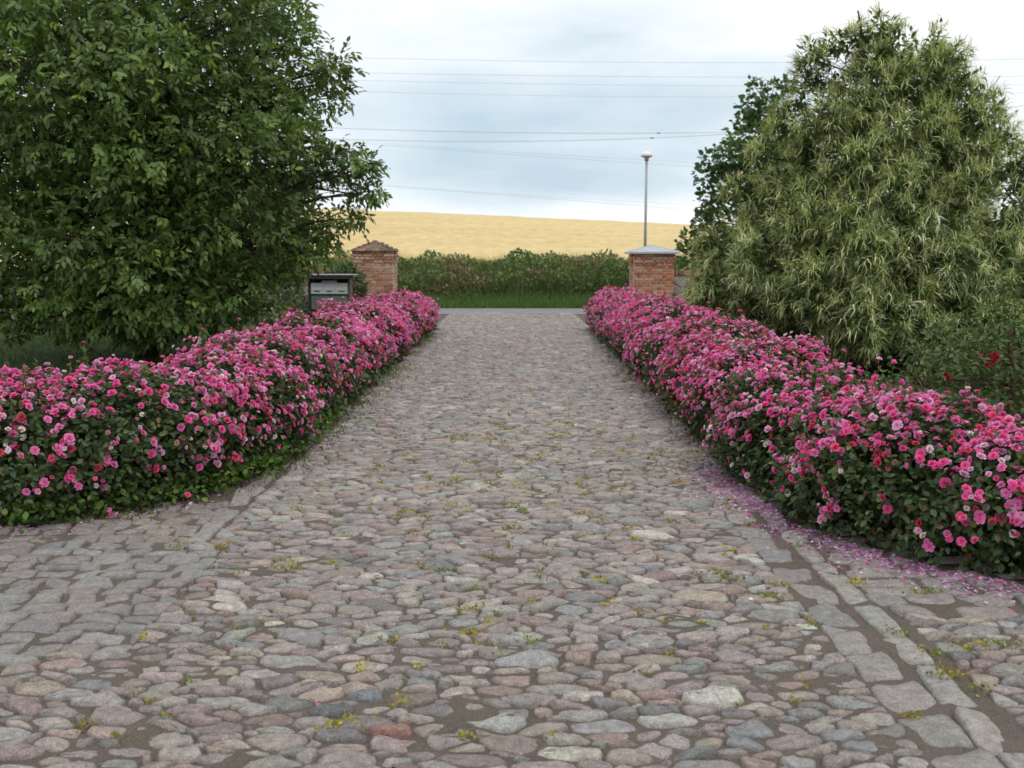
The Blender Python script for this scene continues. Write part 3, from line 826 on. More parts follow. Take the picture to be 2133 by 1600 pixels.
# ------------------------------------------------------------------ boundary walls
def boundary_wall(label, x0, x1, cy, vis):
    root = thing('boundary_wall', label, 'wall', ((x0 + x1) / 2, cy, 0))
    th, hz = .36, 1.22
    mb = MB(); mb.box((x0, cy - th / 2 + .03, -.1), (x1, cy + th / 2 - .03, hz), (.38, .34, .29)); mb.build('mortar_core', M_MORTAR, root)
    pts = []
    z = .08
    while z < hz:
        x = x0 + RNG.uniform(0, .2)
        while x < x1:
            pts.append((x + RNG.normal() * .04, z + RNG.normal() * .03)); x += RNG.uniform(.2, .34)
        z += .19
    cl_ = voronoi(pts, [0] * len(pts), .5)
    rest_ = []
    for (x, z), poly in zip(pts, cl_):
        poly = clip_poly(clip_poly(clip_poly(clip_poly(poly, 0, 1, hz - .01), 0, -1, 0), 1, 0, x1), -1, 0, -x0)
        if len(poly) < 3: continue
        pp = np.array(poly); c0 = pp.mean(0); ext = np.ptp(pp, axis=0)
        if ext.min() < .07: continue
        pp = c0 + (pp - c0) * (1 - .03 / ext)
        V, Fc, c = stone(pp, RNG.uniform(.02, .05), 1, .7, .006)
        V = np.stack([V[:, 0] + c[0], cy - th / 2 + .03 - V[:, 2], V[:, 1] + c[1]], 1)
        col = stone_col() * .85
        if vis[0] < x < vis[1] and len(rest_) >= 0: mk('stone', V, Fc, M_STONE, root, col, True, (c[0], cy - th / 2, c[1]))
        else: rest_.append((V, Fc, np.tile(col, (len(V), 1))))
    if rest_:
        V, Fc, cc = join(*rest_); stuff(mk('stones', V, Fc, M_STONE, root, cc, True))
    bm_ = []
    for c_ in ((.32, .12, .085), (.26, .10, .07), (.36, .17, .12), (.24, .12, .10)):
        b = MB(); b.box((-.032, -th / 2 - .03, 0), (.032, th / 2 + .03, .115), (1, 1, 1), .008)
        bm_.append(mesh_data('coping_brick', np.vstack(b.v) + RNG.normal(size=(b.n, 3)) * .003, b.f, M_BRICK, np.array(c_)))
    cop = MB(); x = x0 + .037
    while x < x1 - .03:
        k = int(RNG.integers(4))
        if vis[0] < x < vis[1]:
            o = link('coping_brick', bm_[k], root, (x, cy + RNG.normal() * .004, hz - .002)); o.rotation_euler = (0, RNG.normal() * .02, RNG.normal() * .015)
        else:
            V = np.array([v.co[:] for v in bm_[k].vertices]); cop.add(V + np.array([x, cy, hz - .002]), [p_.vertices[:] for p_ in bm_[k].polygons], np.array(((.32, .12, .085), (.26, .10, .07), (.36, .17, .12), (.24, .12, .10))[k]))
        x += .074
    stuff(cop.build('coping', M_BRICK, root))
boundary_wall('field stone wall with brick coping running left from the tile-capped pillar', -16.0, pl[0] - .52, 25.1, (-9.2, -4.0))
boundary_wall('field stone wall with brick coping running right from the metal-capped pillar', pr[0] + .53, 16.0, 25.1, (4.0, 6.0))

# ------------------------------------------------------------------ mailbox cabinet
def mailbox_cabinet():
    Yb = 21.6
    a = P(652, 645, Yb); b = P(725, 576, Yb); x0, x1, z0, z1 = a[0] - .05, b[0] - .02, a[2], b[2]
    cx = (x0 + x1) / 2
    root = thing('mailbox_cabinet', 'small roofed cabinet with white mailbox row above green doors, left of drive', 'mailbox', (cx, Yb + .2, 0))
    dark = (.035, .03, .028)
    def part(name, lo, hi, col, mat=M_WOOD, bev=.006, par=None):
        m = MB(); m.box(lo, hi, col, bev); return m.build(name, mat, par or root)
    part('back_panel', (x0, Yb + .34, z0 - .02), (x1, Yb + .37, z1), dark)
    for x, c_ in ((x0 - .055, (.035, .03, .028)), (x1 + .005, (.13, .115, .085))):
        part('post', (x, Yb + .02, -.05), (x + .055, Yb + .34, z1 + .01), c_)
    rf = part('roof', (x0 - .10, Yb - .12, z1 + .025), (x1 + .17, Yb + .45, z1 + .048), (.36, .38, .40), M_ZINC)
    part('fascia', (x0 - .08, Yb - .10, z1 - .055), (x1 + .15, Yb - .06, z1 + .023), (.045, .045, .05), M_WOOD, .003, rf)
    hh = z1 - z0
    ub = part('mailbox_row', (x0 + .004, Yb + .03, z0 + hh * .47), (x1 - .004, Yb + .335, z0 + hh * .80), (.60, .65, .68), M_PAINT)
    w3 = (x1 - x0) / 3
    for k in range(3):
        part('slot', (x0 + w3 * (k + .5) - .06, Yb + .022, z0 + hh * .535), (x0 + w3 * (k + .5) + .06, Yb + .034, z0 + hh * .56), (.05, .09, .09), M_PAINT, .002, ub)
        part('flap', (x0 + w3 * k + .012, Yb + .020, z0 + hh * .58), (x0 + w3 * (k + 1) - .012, Yb + .031, z0 + hh * .785), (.66, .70, .74), M_PAINT, .003, ub)
    part('name_board', (cx - w3 * .62, Yb + .05, z0 + hh * .805), (cx + w3 * .62, Yb + .07, z0 + hh * .87), (.50, .50, .47), M_PAINT, .003)
    part('shelf', (x0 + .004, Yb + .05, z0 + hh * .41), (x1 - .004, Yb + .33, z0 + hh * .44), (.10, .14, .11), M_WOOD)
    for k in range(2):
        d_ = part('door', (x0 + .008 + k * (x1 - x0) / 2, Yb + .03, z0), (x0 - .008 + (k + 1) * (x1 - x0) / 2, Yb + .055, z0 + hh * .40), (.135, .185, .15), M_PAINT)
        hx = cx + (-.05 if k == 0 else .05)
        part('handle', (hx - .01, Yb + .008, z0 + hh * .18), (hx + .01, Yb + .029, z0 + hh * .24), (.25, .25, .24), M_PAINT, .003, d_)
    part('base_board', (x0, Yb + .05, z0 - .06), (x1, Yb + .335, z0 - .008), (.03, .035, .03))
mailbox_cabinet()

# ------------------------------------------------------------------ lamp post
def lamp_post():
    Y = 33.0; top = P(1347, 331, Y)
    x = top[0]; root = thing('street_lamp', 'slim grey street lamp with white dome head, behind the metal-capped pillar', 'street lamp', (x, Y, 0))
    m = MB(); m.tube([(x, Y, -.1), (x, Y, 1.0)], .075, 12, (.30, .31, .32)); m.build('base_sleeve', M_PAINT, root, True)
    m = MB(); m.tube([(x, Y, 1.0), (x, Y, top[2] - .05)], [.05, .042], 12, (.36, .37, .38)); m.build('pole', M_PAINT, root, True)
    z = top[2]
    def lathe(name, prof, col, mat=M_PAINT):
        V = []; n = 20
        for r_, h_ in prof:
            for k in range(n): V.append((x + r_ * math.cos(2 * math.pi * k / n), Y + r_ * math.sin(2 * math.pi * k / n), h_))
        Fc = [(i * n + k, i * n + (k + 1) % n, (i + 1) * n + (k + 1) % n, (i + 1) * n + k) for i in range(len(prof) - 1) for k in range(n)]
        return mk(name, V, Fc, mat, root, col, True)
    lathe('collar', [(.045, z - .08), (.075, z - .06), (.075, z - .01), (.055, z)], (.28, .29, .30))
    lathe('lamp_glass', [(.055, z - .005), (.10, z + .03), (.12, z + .08), (.12, z + .10)], (.45, .45, .44))
    lathe('dome_head', [(.19, z + .07), (.205, z + .085), (.195, z + .15), (.15, z + .21), (.06, z + .245), (.001, z + .25)], (.78, .78, .78))
lamp_post()

# ------------------------------------------------------------------ power lines
def wire(label, pts, Y, rad, clamp=None):
    p = np.array(pts, float)
    cf = np.polyfit(p[:, 0], p[:, 1], 2 if len(p) > 2 else 1)
    W_ = [P(x, np.polyval(cf, x), Y) for x in np.linspace(-250, 2400, 40)]
    m = MB(); m.tube(W_, rad, 5, (.30, .32, .34))
    root = thing('power_line', label, 'power line', W_[0]); m.build('cable', M_CABLE, root)
    if clamp:
        m = MB(); c = P(clamp, np.polyval(cf, clamp), Y); m.box(c - np.array([.11, .03, .03]), c + np.array([.11, .03, .03]), (.10, .10, .11), .02); m.build('damper', M_CABLE, root)
wire('topmost thin power line crossing the sky', [(700, 119), (1000, 126), (1640, 130)], 64, .008)
wire('second power line from the top of the sky', [(720, 151), (1000, 156), (1560, 161)], 63, .008)
wire('third power line from the top of the sky', [(720, 167), (1000, 173), (1560, 179)], 62, .007)
wire('fourth power line from the top of the sky', [(730, 190), (1000, 197), (1530, 202)], 61, .0065)
wire('dark power line just above the lamp head, upper of the converging two', [(700, 267), (1000, 275), (1370, 278), (1545, 275)], 56, .012, 1372)
wire('dark power line just above the lamp head, lower of the converging two', [(740, 291), (1000, 295), (1370, 287), (1540, 278)], 54, .012, 1358)
wire('faint power line passing just below the lamp head, upper one', [(820, 300), (1080, 318), (1440, 338)], 72, .0065)
wire('faint power line passing just below the lamp head, lower one', [(820, 304), (1080, 323), (1440, 347)], 71, .008)
wire('low power line nearest the field ridge, upper one', [(830, 388), (1080, 406), (1430, 426)], 74, .0065)
wire('low power line nearest the field ridge, lower one', [(830, 390), (1080, 409), (1430, 437)], 73, .008)

# ------------------------------------------------------------------ trees
def limb(mb, a, b, r0, r1, sag=.1, seg=5, sides=6, col=(.08, .065, .05)):
    a, b = np.array(a), np.array(b); d = np.linalg.norm(b - a); mid = (a + b) / 2 + np.array([0, 0, sag * d]) + RNG.normal(size=3) * .05 * d
    t = np.linspace(0, 1, seg)[:, None]
    pts = (1 - t) ** 2 * a + 2 * t * (1 - t) * mid + t * t * b
    mb.tube(pts, np.linspace(r0, r1, seg), sides, np.array(col) * RNG.uniform(.8, 1.2), False)
    return pts
def poisson_fill(inside, lo, hi, dmin, tries=6000):
    pts = np.zeros((0, 3))
    lo, hi = np.array(lo), np.array(hi)
    for p in lo + (hi - lo) * RNG.random((tries, 3)):
        if (not len(pts) or np.min(((pts - p) ** 2).sum(1)) > dmin * dmin) and inside(p): pts = np.vstack([pts, p])
    return list(pts)
def skeleton(root, base, top, clumps, r0, col):
    rs = min(1.0, r0 / .11)
    mb = MB(); base, top = np.array(base, float), np.array(top, float)
    t = np.linspace(0, 1, 12)[:, None]
    tr = base + (top - base) * t + np.c_[np.sin(t * 5) * .06, np.cos(t * 4) * .06, t * 0]
    rad = r0 * (1 - t[:, 0]) ** .8 + .012; rad[0] *= 1.5; rad[1] *= 1.1
    mb.tube(tr, rad, 10, col); mb.build('trunk', M_BARK, root, True)
    mb = MB(); ends = []
    for c, r in clumps:
        z = np.clip(c[2] - .35 * np.hypot(c[0] - base[0], c[1] - base[1]) - .1, base[2] + .5, top[2] - .1)
        f = (z - base[2]) / (top[2] - base[2]); a = base + (top - base) * f
        d = np.linalg.norm(c - a)
        pts = limb(mb, a, c, np.clip(.016 * d + .012, .015, .09) * rs, .008 * rs, .10, 6, 5, col)
        for k in range(5):
            e_ = c + rdir(1)[0] * r * .85; limb(mb, pts[int(RNG.integers(3, 6))], e_, .008 * rs, .003 * rs, .05, 3, 4, col)
    mb.build('branches', M_BARK, root)

# --- the large dark tree on the left: drooping feathered leaves
def left_tree():
    base = np.array([-6.15, 16.2, 0.0])
    root = thing('broadleaf_tree', 'large dark green broadleaf tree with feathered leaves on the lawn at left', 'tree', base)
    cen = np.array([-6.15, 16.2, 3.55]); rad = np.array([3.12, 3.2, 3.35])
    ins = lambda p: np.sum(((p - cen) / rad) ** 2) < .97 + .4 * fnoise(p, .8, 3.0) and p[2] > .85 and p[0] < (-4.05 if p[2] < 1.9 else -3.3)
    pts = poisson_fill(ins, cen - rad * 1.1, cen + rad * 1.1, .74)
    cl_ = [(p, RNG.uniform(.50, .78)) for p in pts]
    for px, py, Y, r in ((700, 140, 15.8, .30), (690, 205, 16, .36), (745, 340, 15.6, .30), (715, 330, 15.8, .3), (768, 346, 15.5, .16), (745, 405, 15.7, .26), (778, 398, 15.6, .14), (735, 455, 15.8, .22), (690, 470, 15.8, .28), (640, 515, 15.8, .34), (600, 560, 15.6, .36), (565, 640, 15.5, .38), (520, 640, 15.2, .45), (430, 620, 14.6, .45), (240, 610, 14.2, .48), (120, 610, 14.2, .48), (20, 600, 14.4, .48), (330, 630, 14.6, .40), (180, 650, 14.4, .33), (60, 650, 14.4, .33), (690, 170, 15.9, .25), (610, 90, 15.9, .4), (585, 30, 16, .4), (300, 660, 14.6, .36), (340, 640, 14.4, .36), (270, 680, 14.8, .3), (380, 670, 14.8, .32), (330, 690, 15.0, .26), (460, 670, 15.0, .3), (140, 670, 14.4, .3), (20, 670, 14.4, .3)):
        cl_.append((P(px, py, Y), r))
    skeleton(root, base, (-6.1, 16.2, 6.6), cl_, .17, (.07, .058, .045))
    # leaves: rachis with seven leaflets
    pos, ax, tone = [], [], []
    for c, r in cl_:
        n = int(84 * (r / .64) ** 2) + 20
        d = rdir(n); d[:, 2] *= .85
        rr = r * RNG.uniform(.15, 1.08, n)[:, None]
        pos.append(c + d * rr); out_ = unit(c - cen)
        a = d * .7 + out_ * .3 + RNG.normal(size=(n, 3)) * .6; a[:, 2] -= .25; ax.append(unit(a)); tone.append(np.full(n, np.clip(1.04 + RNG.normal() * .26, .55, 1.7)))
    pos = np.vstack(pos); ax = np.vstack(ax); tone = np.concatenate(tone)[:, None]; n = len(pos)
    up = unit(np.array([0, -.25, .9]) + RNG.normal(size=(n, 3)) * .6)
    side = unit(np.cross(ax, up)); parts = []
    ln = RNG.uniform(.14, .24, n)[:, None]
    basec = np.array([.106, .170, .047])
    col0 = np.clip(basec * tone * (1 + RNG.normal(size=(n, 1)) * .18), .008, .3)
    yel = RNG.random((n, 1)) < .1; col0 = np.where(yel, col0 * np.array([1.6, 1.45, 1.0]), col0)
    for k, (f, sg) in enumerate(((.35, -1), (.35, 1), (.68, -1), (.68, 1), (1.0, 0))):
        p = pos + ax * ln * f
        a = unit(ax * (.75 if sg else 1) + side * sg * .85 + np.array([0, 0, -.28]) + RNG.normal(size=(n, 3)) * .15)
        nr = unit(up + RNG.normal(size=(n, 3)) * .3)
        T_, TF_ = (LEAF, LEAF_F) if sg == 0 else (LEAF2, LEAF2_F)
        parts.append(scatter(T_, TF_, p, a, nr, RNG.uniform(.085, .145, n), np.clip(col0 * (1 + RNG.normal(size=(n, 1)) * .1), .005, .4), None, np.full(n, .95)))
    V, Fc, cc = join(*parts); stuff(mk('crown', V, Fc, M_LEAF, root, cc))
left_tree()

# --- the tree on the right hung with cream catkins
STRAND = [(-.018, 0, 0), (.018, 0, 0), (-.027, .5, .11), (.027, .5, .11), (0, 1, -.16)]
STRAND_F = [(0, 1, 3), (0, 3, 2), (2, 3, 4)]
def U_(m): return RNG.uniform(.7, 1.25, m)
def catkin_tree():
    base = np.array([5.85, 14.9, 0.0])
    root = thing('chestnut_tree', 'conical tree covered in cream catkins behind the right rose hedge', 'tree', base)
    zs = np.array([.0, .3, .9, 1.6, 2.5, 3.3, 4.0, 4.6, 5.1, 5.45]); ws = np.array([1.8, 2.3, 2.6, 2.5, 2.05, 1.4, .80, .40, .15, .05])
    def ins(p):
        w = np.interp(p[2], zs, ws); d = np.hypot(p[0] - base[0] - .03 * p[2], p[1] - base[1])
        return .1 < p[2] < 4.65 and d < w * (1 + .2 * fnoise(p, .95, 11.0)) and (d > w * .22 or p[2] > 2.4)
    pts = poisson_fill(ins, (2.6, 11.7, .1), (9.2, 18, 5.4), .55)
    cl_ = [(p, RNG.uniform(.38, .60)) for p in pts]
    for px, py, r in ((1838, 60, .28), (1850, 105, .34), (1870, 150, .36), (1810, 150, .38), (1760, 190, .4), (1880, 210, .4), (1820, 230, .42), (1940, 250, .4), (1730, 260, .42), (1640, 270, .36), (1690, 170, .34), (1690, 320, .42), (1950, 190, .34), (2040, 330, .32), (1850, 300, .45), (1900, 340, .45), (1830, 390, .45), (1930, 420, .45), (1760, 350, .45), (2020, 330, .4), (1960, 350, .4), (1700, 125, .32), (1745, 105, .3), (1960, 150, .34), (1990, 190, .34), (1930, 130, .3), (2085, 300, .28), (1790, 90, .3), (1660, 220, .34), (1600, 330, .36), (1560, 400, .38), (1500, 520, .42), (1490, 600, .42), (1560, 640, .42)):
        cl_.append((P(px, py, 14.9 - (.9 if 240 < py < 450 and px > 1700 else 0)), r))
    skeleton(root, base, (5.9, 14.9, 4.5), cl_, .12, (.075, .06, .05))
    mb = MB(); a = P(1793, 75, 14.9); b = P(1787, 22, 14.9); mb.tube([a, (a + b) / 2 + np.array([.02, 0, 0]), b], [.02, .016, .013], 5, (.10, .07, .055)); mb.build('dead_twig', M_BARK, root)
    tips, outs, tone = [], [], []
    axis0 = np.array([base[0], base[1]])
    for c, r in cl_:
        n = int(15 * (r / .45) ** 2) + 6
        d = rdir(n); hor = unit(np.r_[c[:2] - axis0, .35]); d = unit(d + hor * .85)
        tips.append(c + d * r * RNG.uniform(.55, 1.05, n)[:, None]); outs.append(unit(d + hor * .5)); tone.append(np.full(n, np.clip(1 + RNG.normal() * .13, .7, 1.35)))
    tips = np.vstack(tips); outs = np.vstack(outs); tone = np.concatenate(tone); n = len(tips)
    parts = []
    for k in range(13):                                   # leaves round each shoot
        a = unit(outs * .5 + rdir(n) * .9 + np.array([0, 0, -.15]))
        nr = unit(np.array([0, 0, 1.0]) + outs * .4 + RNG.normal(size=(n, 3)) * .35)
        p = tips - outs * RNG.uniform(.0, .32, n)[:, None] + RNG.normal(size=(n, 3)) * .045
        c = np.clip(np.array([.10, .145, .048]) * tone[:, None] * (1 + RNG.normal(size=(n, 1)) * .2), .008, .3)
        T_, TF_ = (LEAF, LEAF_F) if k % 4 == 0 else (LEAF2, LEAF2_F)
        parts.append(scatter(T_, TF_, p, a, nr, RNG.uniform(.09, .15, n), c, None, np.full(n, .8)))
    V, Fc, cc = join(*parts); crown = stuff(mk('crown', V, Fc, M_LEAF, root, cc))
    parts = []
    have = RNG.random(n) < .9
    for k in range(23):                                   # catkins arching out of the shoot tips
        s = have & (RNG.random(n) < .92); m = int(s.sum())
        a = unit(outs[s] * .75 + rdir(m) * .85 + np.array([0, 0, .05]))
        p = tips[s] + RNG.normal(size=(m, 3)) * .03
        c = np.clip(np.array([.64, .65, .33]) * tone[s][:, None] * (1 + RNG.normal(size=(m, 1)) * .2) * (1 + RNG.normal(size=(m, 3)) * .05), .02, .7)
        c = np.where(RNG.random((m, 1)) < .3, c * np.array([.55, .72, .5]), c)
        parts.append(scatter(STRAND, STRAND_F, p, a, unit(np.array([0, 0, 1.0]) + RNG.normal(size=(m, 3)) * .3), RNG.uniform(.11, .24, m), c, None, U_(m)))
    V, Fc, cc = join(*parts); stuff(mk('catkins', V, Fc, M_CATKIN, root, cc))
catkin_tree()

# --- simple broadleaf trees / shrubs made of clumps
def clump_plant(name, label, cat, base, clumps, leaf, colr, dens, trunk_top, r0, shape=(LEAF, LEAF_F), wid=1.3, droop=-.15, part='crown', barkc=(.07, .06, .05), extra=None):
    base = np.array(base, float); root = thing(name, label, cat, base)
    skeleton(root, base, trunk_top, clumps, r0, barkc)
    pos, ax, nrm, tone = [], [], [], []
    for c, r in clumps:
        n = int(dens * (r / .5) ** 2); d = rdir(n); d[:, 2] = d[:, 2] * .8 + .1
        pos.append(c + d * r * RNG.uniform(.3, 1.05, n)[:, None]); a = unit(d + rdir(n) * .7 + np.array([0, 0, droop])); ax.append(a)
        nrm.append(unit(np.array([0, 0, .9]) + d * .4 + RNG.normal(size=(n, 3)) * .45)); tone.append(np.full(n, 1 + RNG.normal() * .14))
    pos = np.vstack(pos); ax = np.vstack(ax); nrm = np.vstack(nrm); tone = np.concatenate(tone)[:, None]; n = len(pos)
    pos[:, 2] = np.maximum(pos[:, 2], .03)
    col = np.clip(np.array(colr) * tone * (1 + RNG.normal(size=(n, 1)) * .22) * (1 + RNG.normal(size=(n, 3)) * .06), .006, .4)
    V, Fc, cc = scatter(shape[0], shape[1], pos, ax, nrm, RNG.uniform(leaf * .7, leaf * 1.3, n), col, None, np.full(n, wid))
    stuff(mk(part, V, Fc, M_LEAF, root, cc))
    return root
oc = np.array([7.1, 27.2, 3.2])
opts = poisson_fill(lambda p: np.sum(((p - oc) / np.array([1.9, 1.5, 2.7])) ** 2) < 1 + .3 * fnoise(p, .9, 21.), oc - 3.2, oc + 3.2, .78, 4000)
ocl = [(p, RNG.uniform(.42, .62)) for p in opts]
for px, py, r in ((1575, 185, .34), (1610, 190, .36), (1640, 180, .3), (1560, 225, .36), (1548, 262, .3), (1590, 300, .4), (1560, 330, .4), (1510, 320, .34), (1475, 335, .30), (1490, 360, .3), (1530, 370, .36), (1570, 390, .42), (1500, 400, .34), (1470, 410, .30), (1490, 450, .42), (1460, 470, .34), (1440, 500, .40), (1425, 530, .36), (1455, 540, .45), (1500, 520, .5), (1590, 240, .5), (1480, 560, .5)):
    ocl.append((P(px, py, 27.0), r))
clump_plant('oak_tree', 'dark lobed-leaf oak behind the catkin-covered tree, beyond the boundary wall', 'tree', (7.0, 27.2, 0), ocl, .15, (.085, .150, .055), 130, (7.1, 27.2, 5.6), .16, (LEAF, LEAF_F), 1.9, -.05)
# rose shrub with dark red blooms at the far right
sc0 = np.array([4.35, 8.4, .62])
scl = [(sc0 + np.array([RNG.normal() * .5, RNG.normal() * .4, RNG.uniform(-.45, .35)]), RNG.uniform(.2, .34)) for _ in range(26)]
scl += [(P(px, py, 8.2), r) for px, py, r in ((2075, 590, .13), (2070, 650, .16), (2060, 700, .18), (2110, 660, .2), (2120, 740, .25), (2040, 770, .22), (1990, 790, .2), (1930, 800, .17), (1890, 800, .12), (1880, 785, .06), (2110, 610, .12))]
shrub = clump_plant('rose_shrub', 'tall leafy shrub with a few dark red roses behind the right hedge', 'shrub', (4.35, 8.4, 0), scl, .048, (.09, .14, .045), 520, (4.4, 8.4, 1.0), .03, (LEAF, LEAF_F), 1.35, -.1, 'foliage', (.10, .06, .045))
dk = mesh_data('rose', ROSE_HI[0][0], ROSE_HI[0][1], M_PETAL, np.clip(np.array([[.36, .02, .04]]) * ROSE_HI[0][2][:, None], 0, 1))
for px, py in ((2042, 738), (2062, 742), (2076, 745), (2068, 755), (2056, 760), (1970, 780), (1975, 788), (2072, 738)):
    o = link('rose', dk, shrub, P(px, py, 7.75)); o.scale = (.022,) * 3; o.rotation_euler = (R(60) + RNG.normal() * .3, RNG.normal() * .4, 0)
# ivy hanging over the wall beside the left pillar
icl = [(P(px, py, 24.45) + np.array([0, -.08, 0]), r) for px, py, r in ((700, 566, .22), (725, 565, .22), (745, 575, .2), (750, 595, .22), (755, 612, .2), (680, 572, .2), (745, 630, .22), (735, 560, .16), (700, 640, .25), (675, 655, .25), (745, 610, .2))]
clump_plant('ivy', 'dark green ivy over the wall between mailbox cabinet and tile-capped pillar', 'ivy', (icl[3][0][0], 24.7, 0), icl, .085, (.055, .12, .036), 300, (icl[3][0][0], 24.75, 1.2), .02, (LEAF, LEAF_F), 1.7, -.3, 'foliage')
# low shrubs along the foot of the boundary wall
for k, (x, y_, hgt, lab) in enumerate(((-5.3, 23.6, .62, 'low leafy shrub left of the mailbox cabinet at the wall foot'), (4.9, 23.4, .6, 'low leafy shrub right of the metal-capped pillar at the wall foot'))):
    cl_ = [(np.array([x + RNG.normal() * .5, y_ + RNG.normal() * .3, RNG.uniform(.2, hgt)]), RNG.uniform(.2, .34)) for _ in range(11)]
    clump_plant('shrub', lab, 'shrub', (x, y_, 0), cl_, .09, (.045, .08, .026), 190, (x, y_, hgt * .8), .02, (LEAF, LEAF_F), 1.3, -.1, 'foliage')

# ------------------------------------------------------------------ grasses, weeds, petals, moss
def blades(n, xf, yf, zf, hf, wf, base, amt=.25, lean=.35):
    x, y_ = xf(n), yf(n); pos = np.stack([x, y_, zf(x, y_)], 1)
    a = unit(np.array([0, 0, 1.0]) + RNG.normal(size=(n, 3)) * np.array([lean, lean, .05]))
    h_ = hf(n); b = np.asarray(base, float); b = b[RNG.integers(len(b), size=n)] if b.ndim == 2 else np.tile(b, (n, 1))
    col = np.clip(b * (1 + RNG.normal(size=(n, 1)) * amt), .005, .6)
    return scatter(BLADE, BLADE_F, pos, a, unit(RNG.normal(size=(n, 3)) + np.array([0, -.6, .1])), h_, col, None, wf(n) / h_)
U = RNG.uniform
mixx = lambda a, b: (lambda n: np.where(RNG.random(n) < .7, U(-a, a, n), U(-b, b, n)))
# tall roadside weeds on the bank
w1 = blades(22000, mixx(6.5, 17), lambda n: U(33.3, 36.4, n), bank_z, lambda n: U(.35, .95, n), lambda n: U(.010, .026, n), [(.20, .235, .10), (.25, .26, .13), (.15, .20, .075), (.28, .25, .13), (.12, .18, .06), (.17, .21, .08)], .25, .28)
n = 20000; x, y_ = mixx(6.5, 17)(n), U(33.2, 36.2, n)
pos = np.stack([x, y_, bank_z(x, y_) + U(.05, .95, n) * (.82 + .10 * np.sin(x * 1.7 + np.sin(x * 4.1)) + .08 * np.sin(x * 3.9 + 1))], 1)
patch = np.array([fnoise(p, .8, 41) for p in pos])[:, None]
colw = np.clip(np.where(patch > .12, np.array([[.10, .17, .055]]), np.where(patch < -.22, np.array([[.22, .18, .10]]), np.array([[.155, .21, .08]]))) * (1 + RNG.normal(size=(n, 1)) * .25), .01, .4)
w2 = scatter(LEAF2, LEAF2_F, pos, rdir(n) + np.array([0, 0, .3]), unit(rdir(n) + np.array([0, -.3, .8])), U(.07, .17, n), colw, None, np.full(n, 1.2))
V, Fc, cc = join(w1, w2)
tag(stuff(mk('tall_weeds', V, Fc, M_GRASS, None, cc)), 'tall green and brown weeds on the bank below the wheat', 'weeds')
V, Fc, cc = blades(18000, mixx(6.5, 17), lambda n: 32.02 + 1.5 * RNG.random(n) ** 1.1, bank_z, lambda n: U(.12, .36, n), lambda n: U(.010, .022, n), [(.10, .19, .05), (.13, .23, .065), (.085, .165, .045), (.17, .23, .09)], .2, .4)
tag(stuff(mk('verge_grass', V, Fc, M_GRASS, None, cc)), 'green grass verge along the far side of the road', 'grass')
# a fringe of wheat ears at the lower edge of the field
V, Fc, cc = blades(9000, mixx(8, 24), lambda n: 36.4 + 4 * RNG.random(n) ** 1.6, field_z, lambda n: U(.25, .55, n), lambda n: U(.012, .026, n), [(.62, .46, .18), (.54, .38, .14), (.66, .52, .24), (.48, .40, .14)], .14, .25)
tag(stuff(mk('wheat', V, Fc, M_GRASS, None, cc)), 'ripe golden wheat at the lower edge of the field', 'wheat')
# lawn grass
def lawn_side(sg, n):
    return blades(n, lambda m: sg * U(3.05, 10.5, m), lambda m: 7 + 17.3 * RNG.random(m) ** 1.2, lambda x, y_: np.full(len(x), -.02), lambda m: U(.05, .12, m), lambda m: U(.008, .016, m), [(.045, .085, .02), (.06, .11, .028), (.04, .07, .018)], .2, .5)
V, Fc, cc = join(lawn_side(-1, 11000), lawn_side(1, 3000))
tag(stuff(mk('lawn_grass', V, Fc, M_GRASS, None, cc)), 'short green lawn grass behind the rose hedges', 'grass')
# grass and weeds creeping from the hedges into the paving joints
def edge_points(n, hd, side, spread, qa, qb):
    q = U(qa, qb, n); x, y_, tx, ty = hd.at(q); off = hd.w * .80 + np.abs(RNG.normal(size=n)) * spread
    return np.stack([x + ty * side * off, y_ - tx * side * off], 1)
def strip(n, hd, side, spread, h0, h1, cols, qa, qb):
    p = edge_points(n, hd, side, spread, qa, qb)
    k = np.array([fnoise((a[0], a[1], 0), 1.6, 55) for a in p]) > -.12; p = p[k]; m = len(p)
    return blades(m, lambda _: p[:, 0], lambda _: p[:, 1], lambda x, y_: np.array([ground_z(a, b) - .008 for a, b in zip(x, y_)]), lambda _: U(h0, h1, m), lambda _: U(.005, .011, m), cols, .22, .6)
gcol = [(.09, .13, .03), (.12, .16, .04), (.07, .11, .03), (.16, .15, .06)]
w_a = strip(9000, hedgeL, 1, .17, .03, .09, gcol, 2.6, hedgeL.L - .2)
w_b = strip(5000, hedgeR, -1, .10, .02, .06, gcol, 4, hedgeR.L - .2)
p = edge_points(3200, hedgeL, 1, .10, 1.6, 6.6); m = len(p)
w_c = scatter(LEAF, LEAF_F, np.c_[p, U(.02, .16, m)], rdir(m) + np.array([0, 0, .4]), unit(rdir(m) * .6 + np.array([0, -.2, 1])), U(.03, .06, m), vary((.085, .15, .028), m, .25), None, np.full(m, 1.5))
V, Fc, cc = join(w_a, w_b, w_c)
tag(stuff(mk('joint_weeds', V, Fc, M_GRASS, None, cc)), 'grass and weeds growing in the paving joints along the hedges', 'weeds')
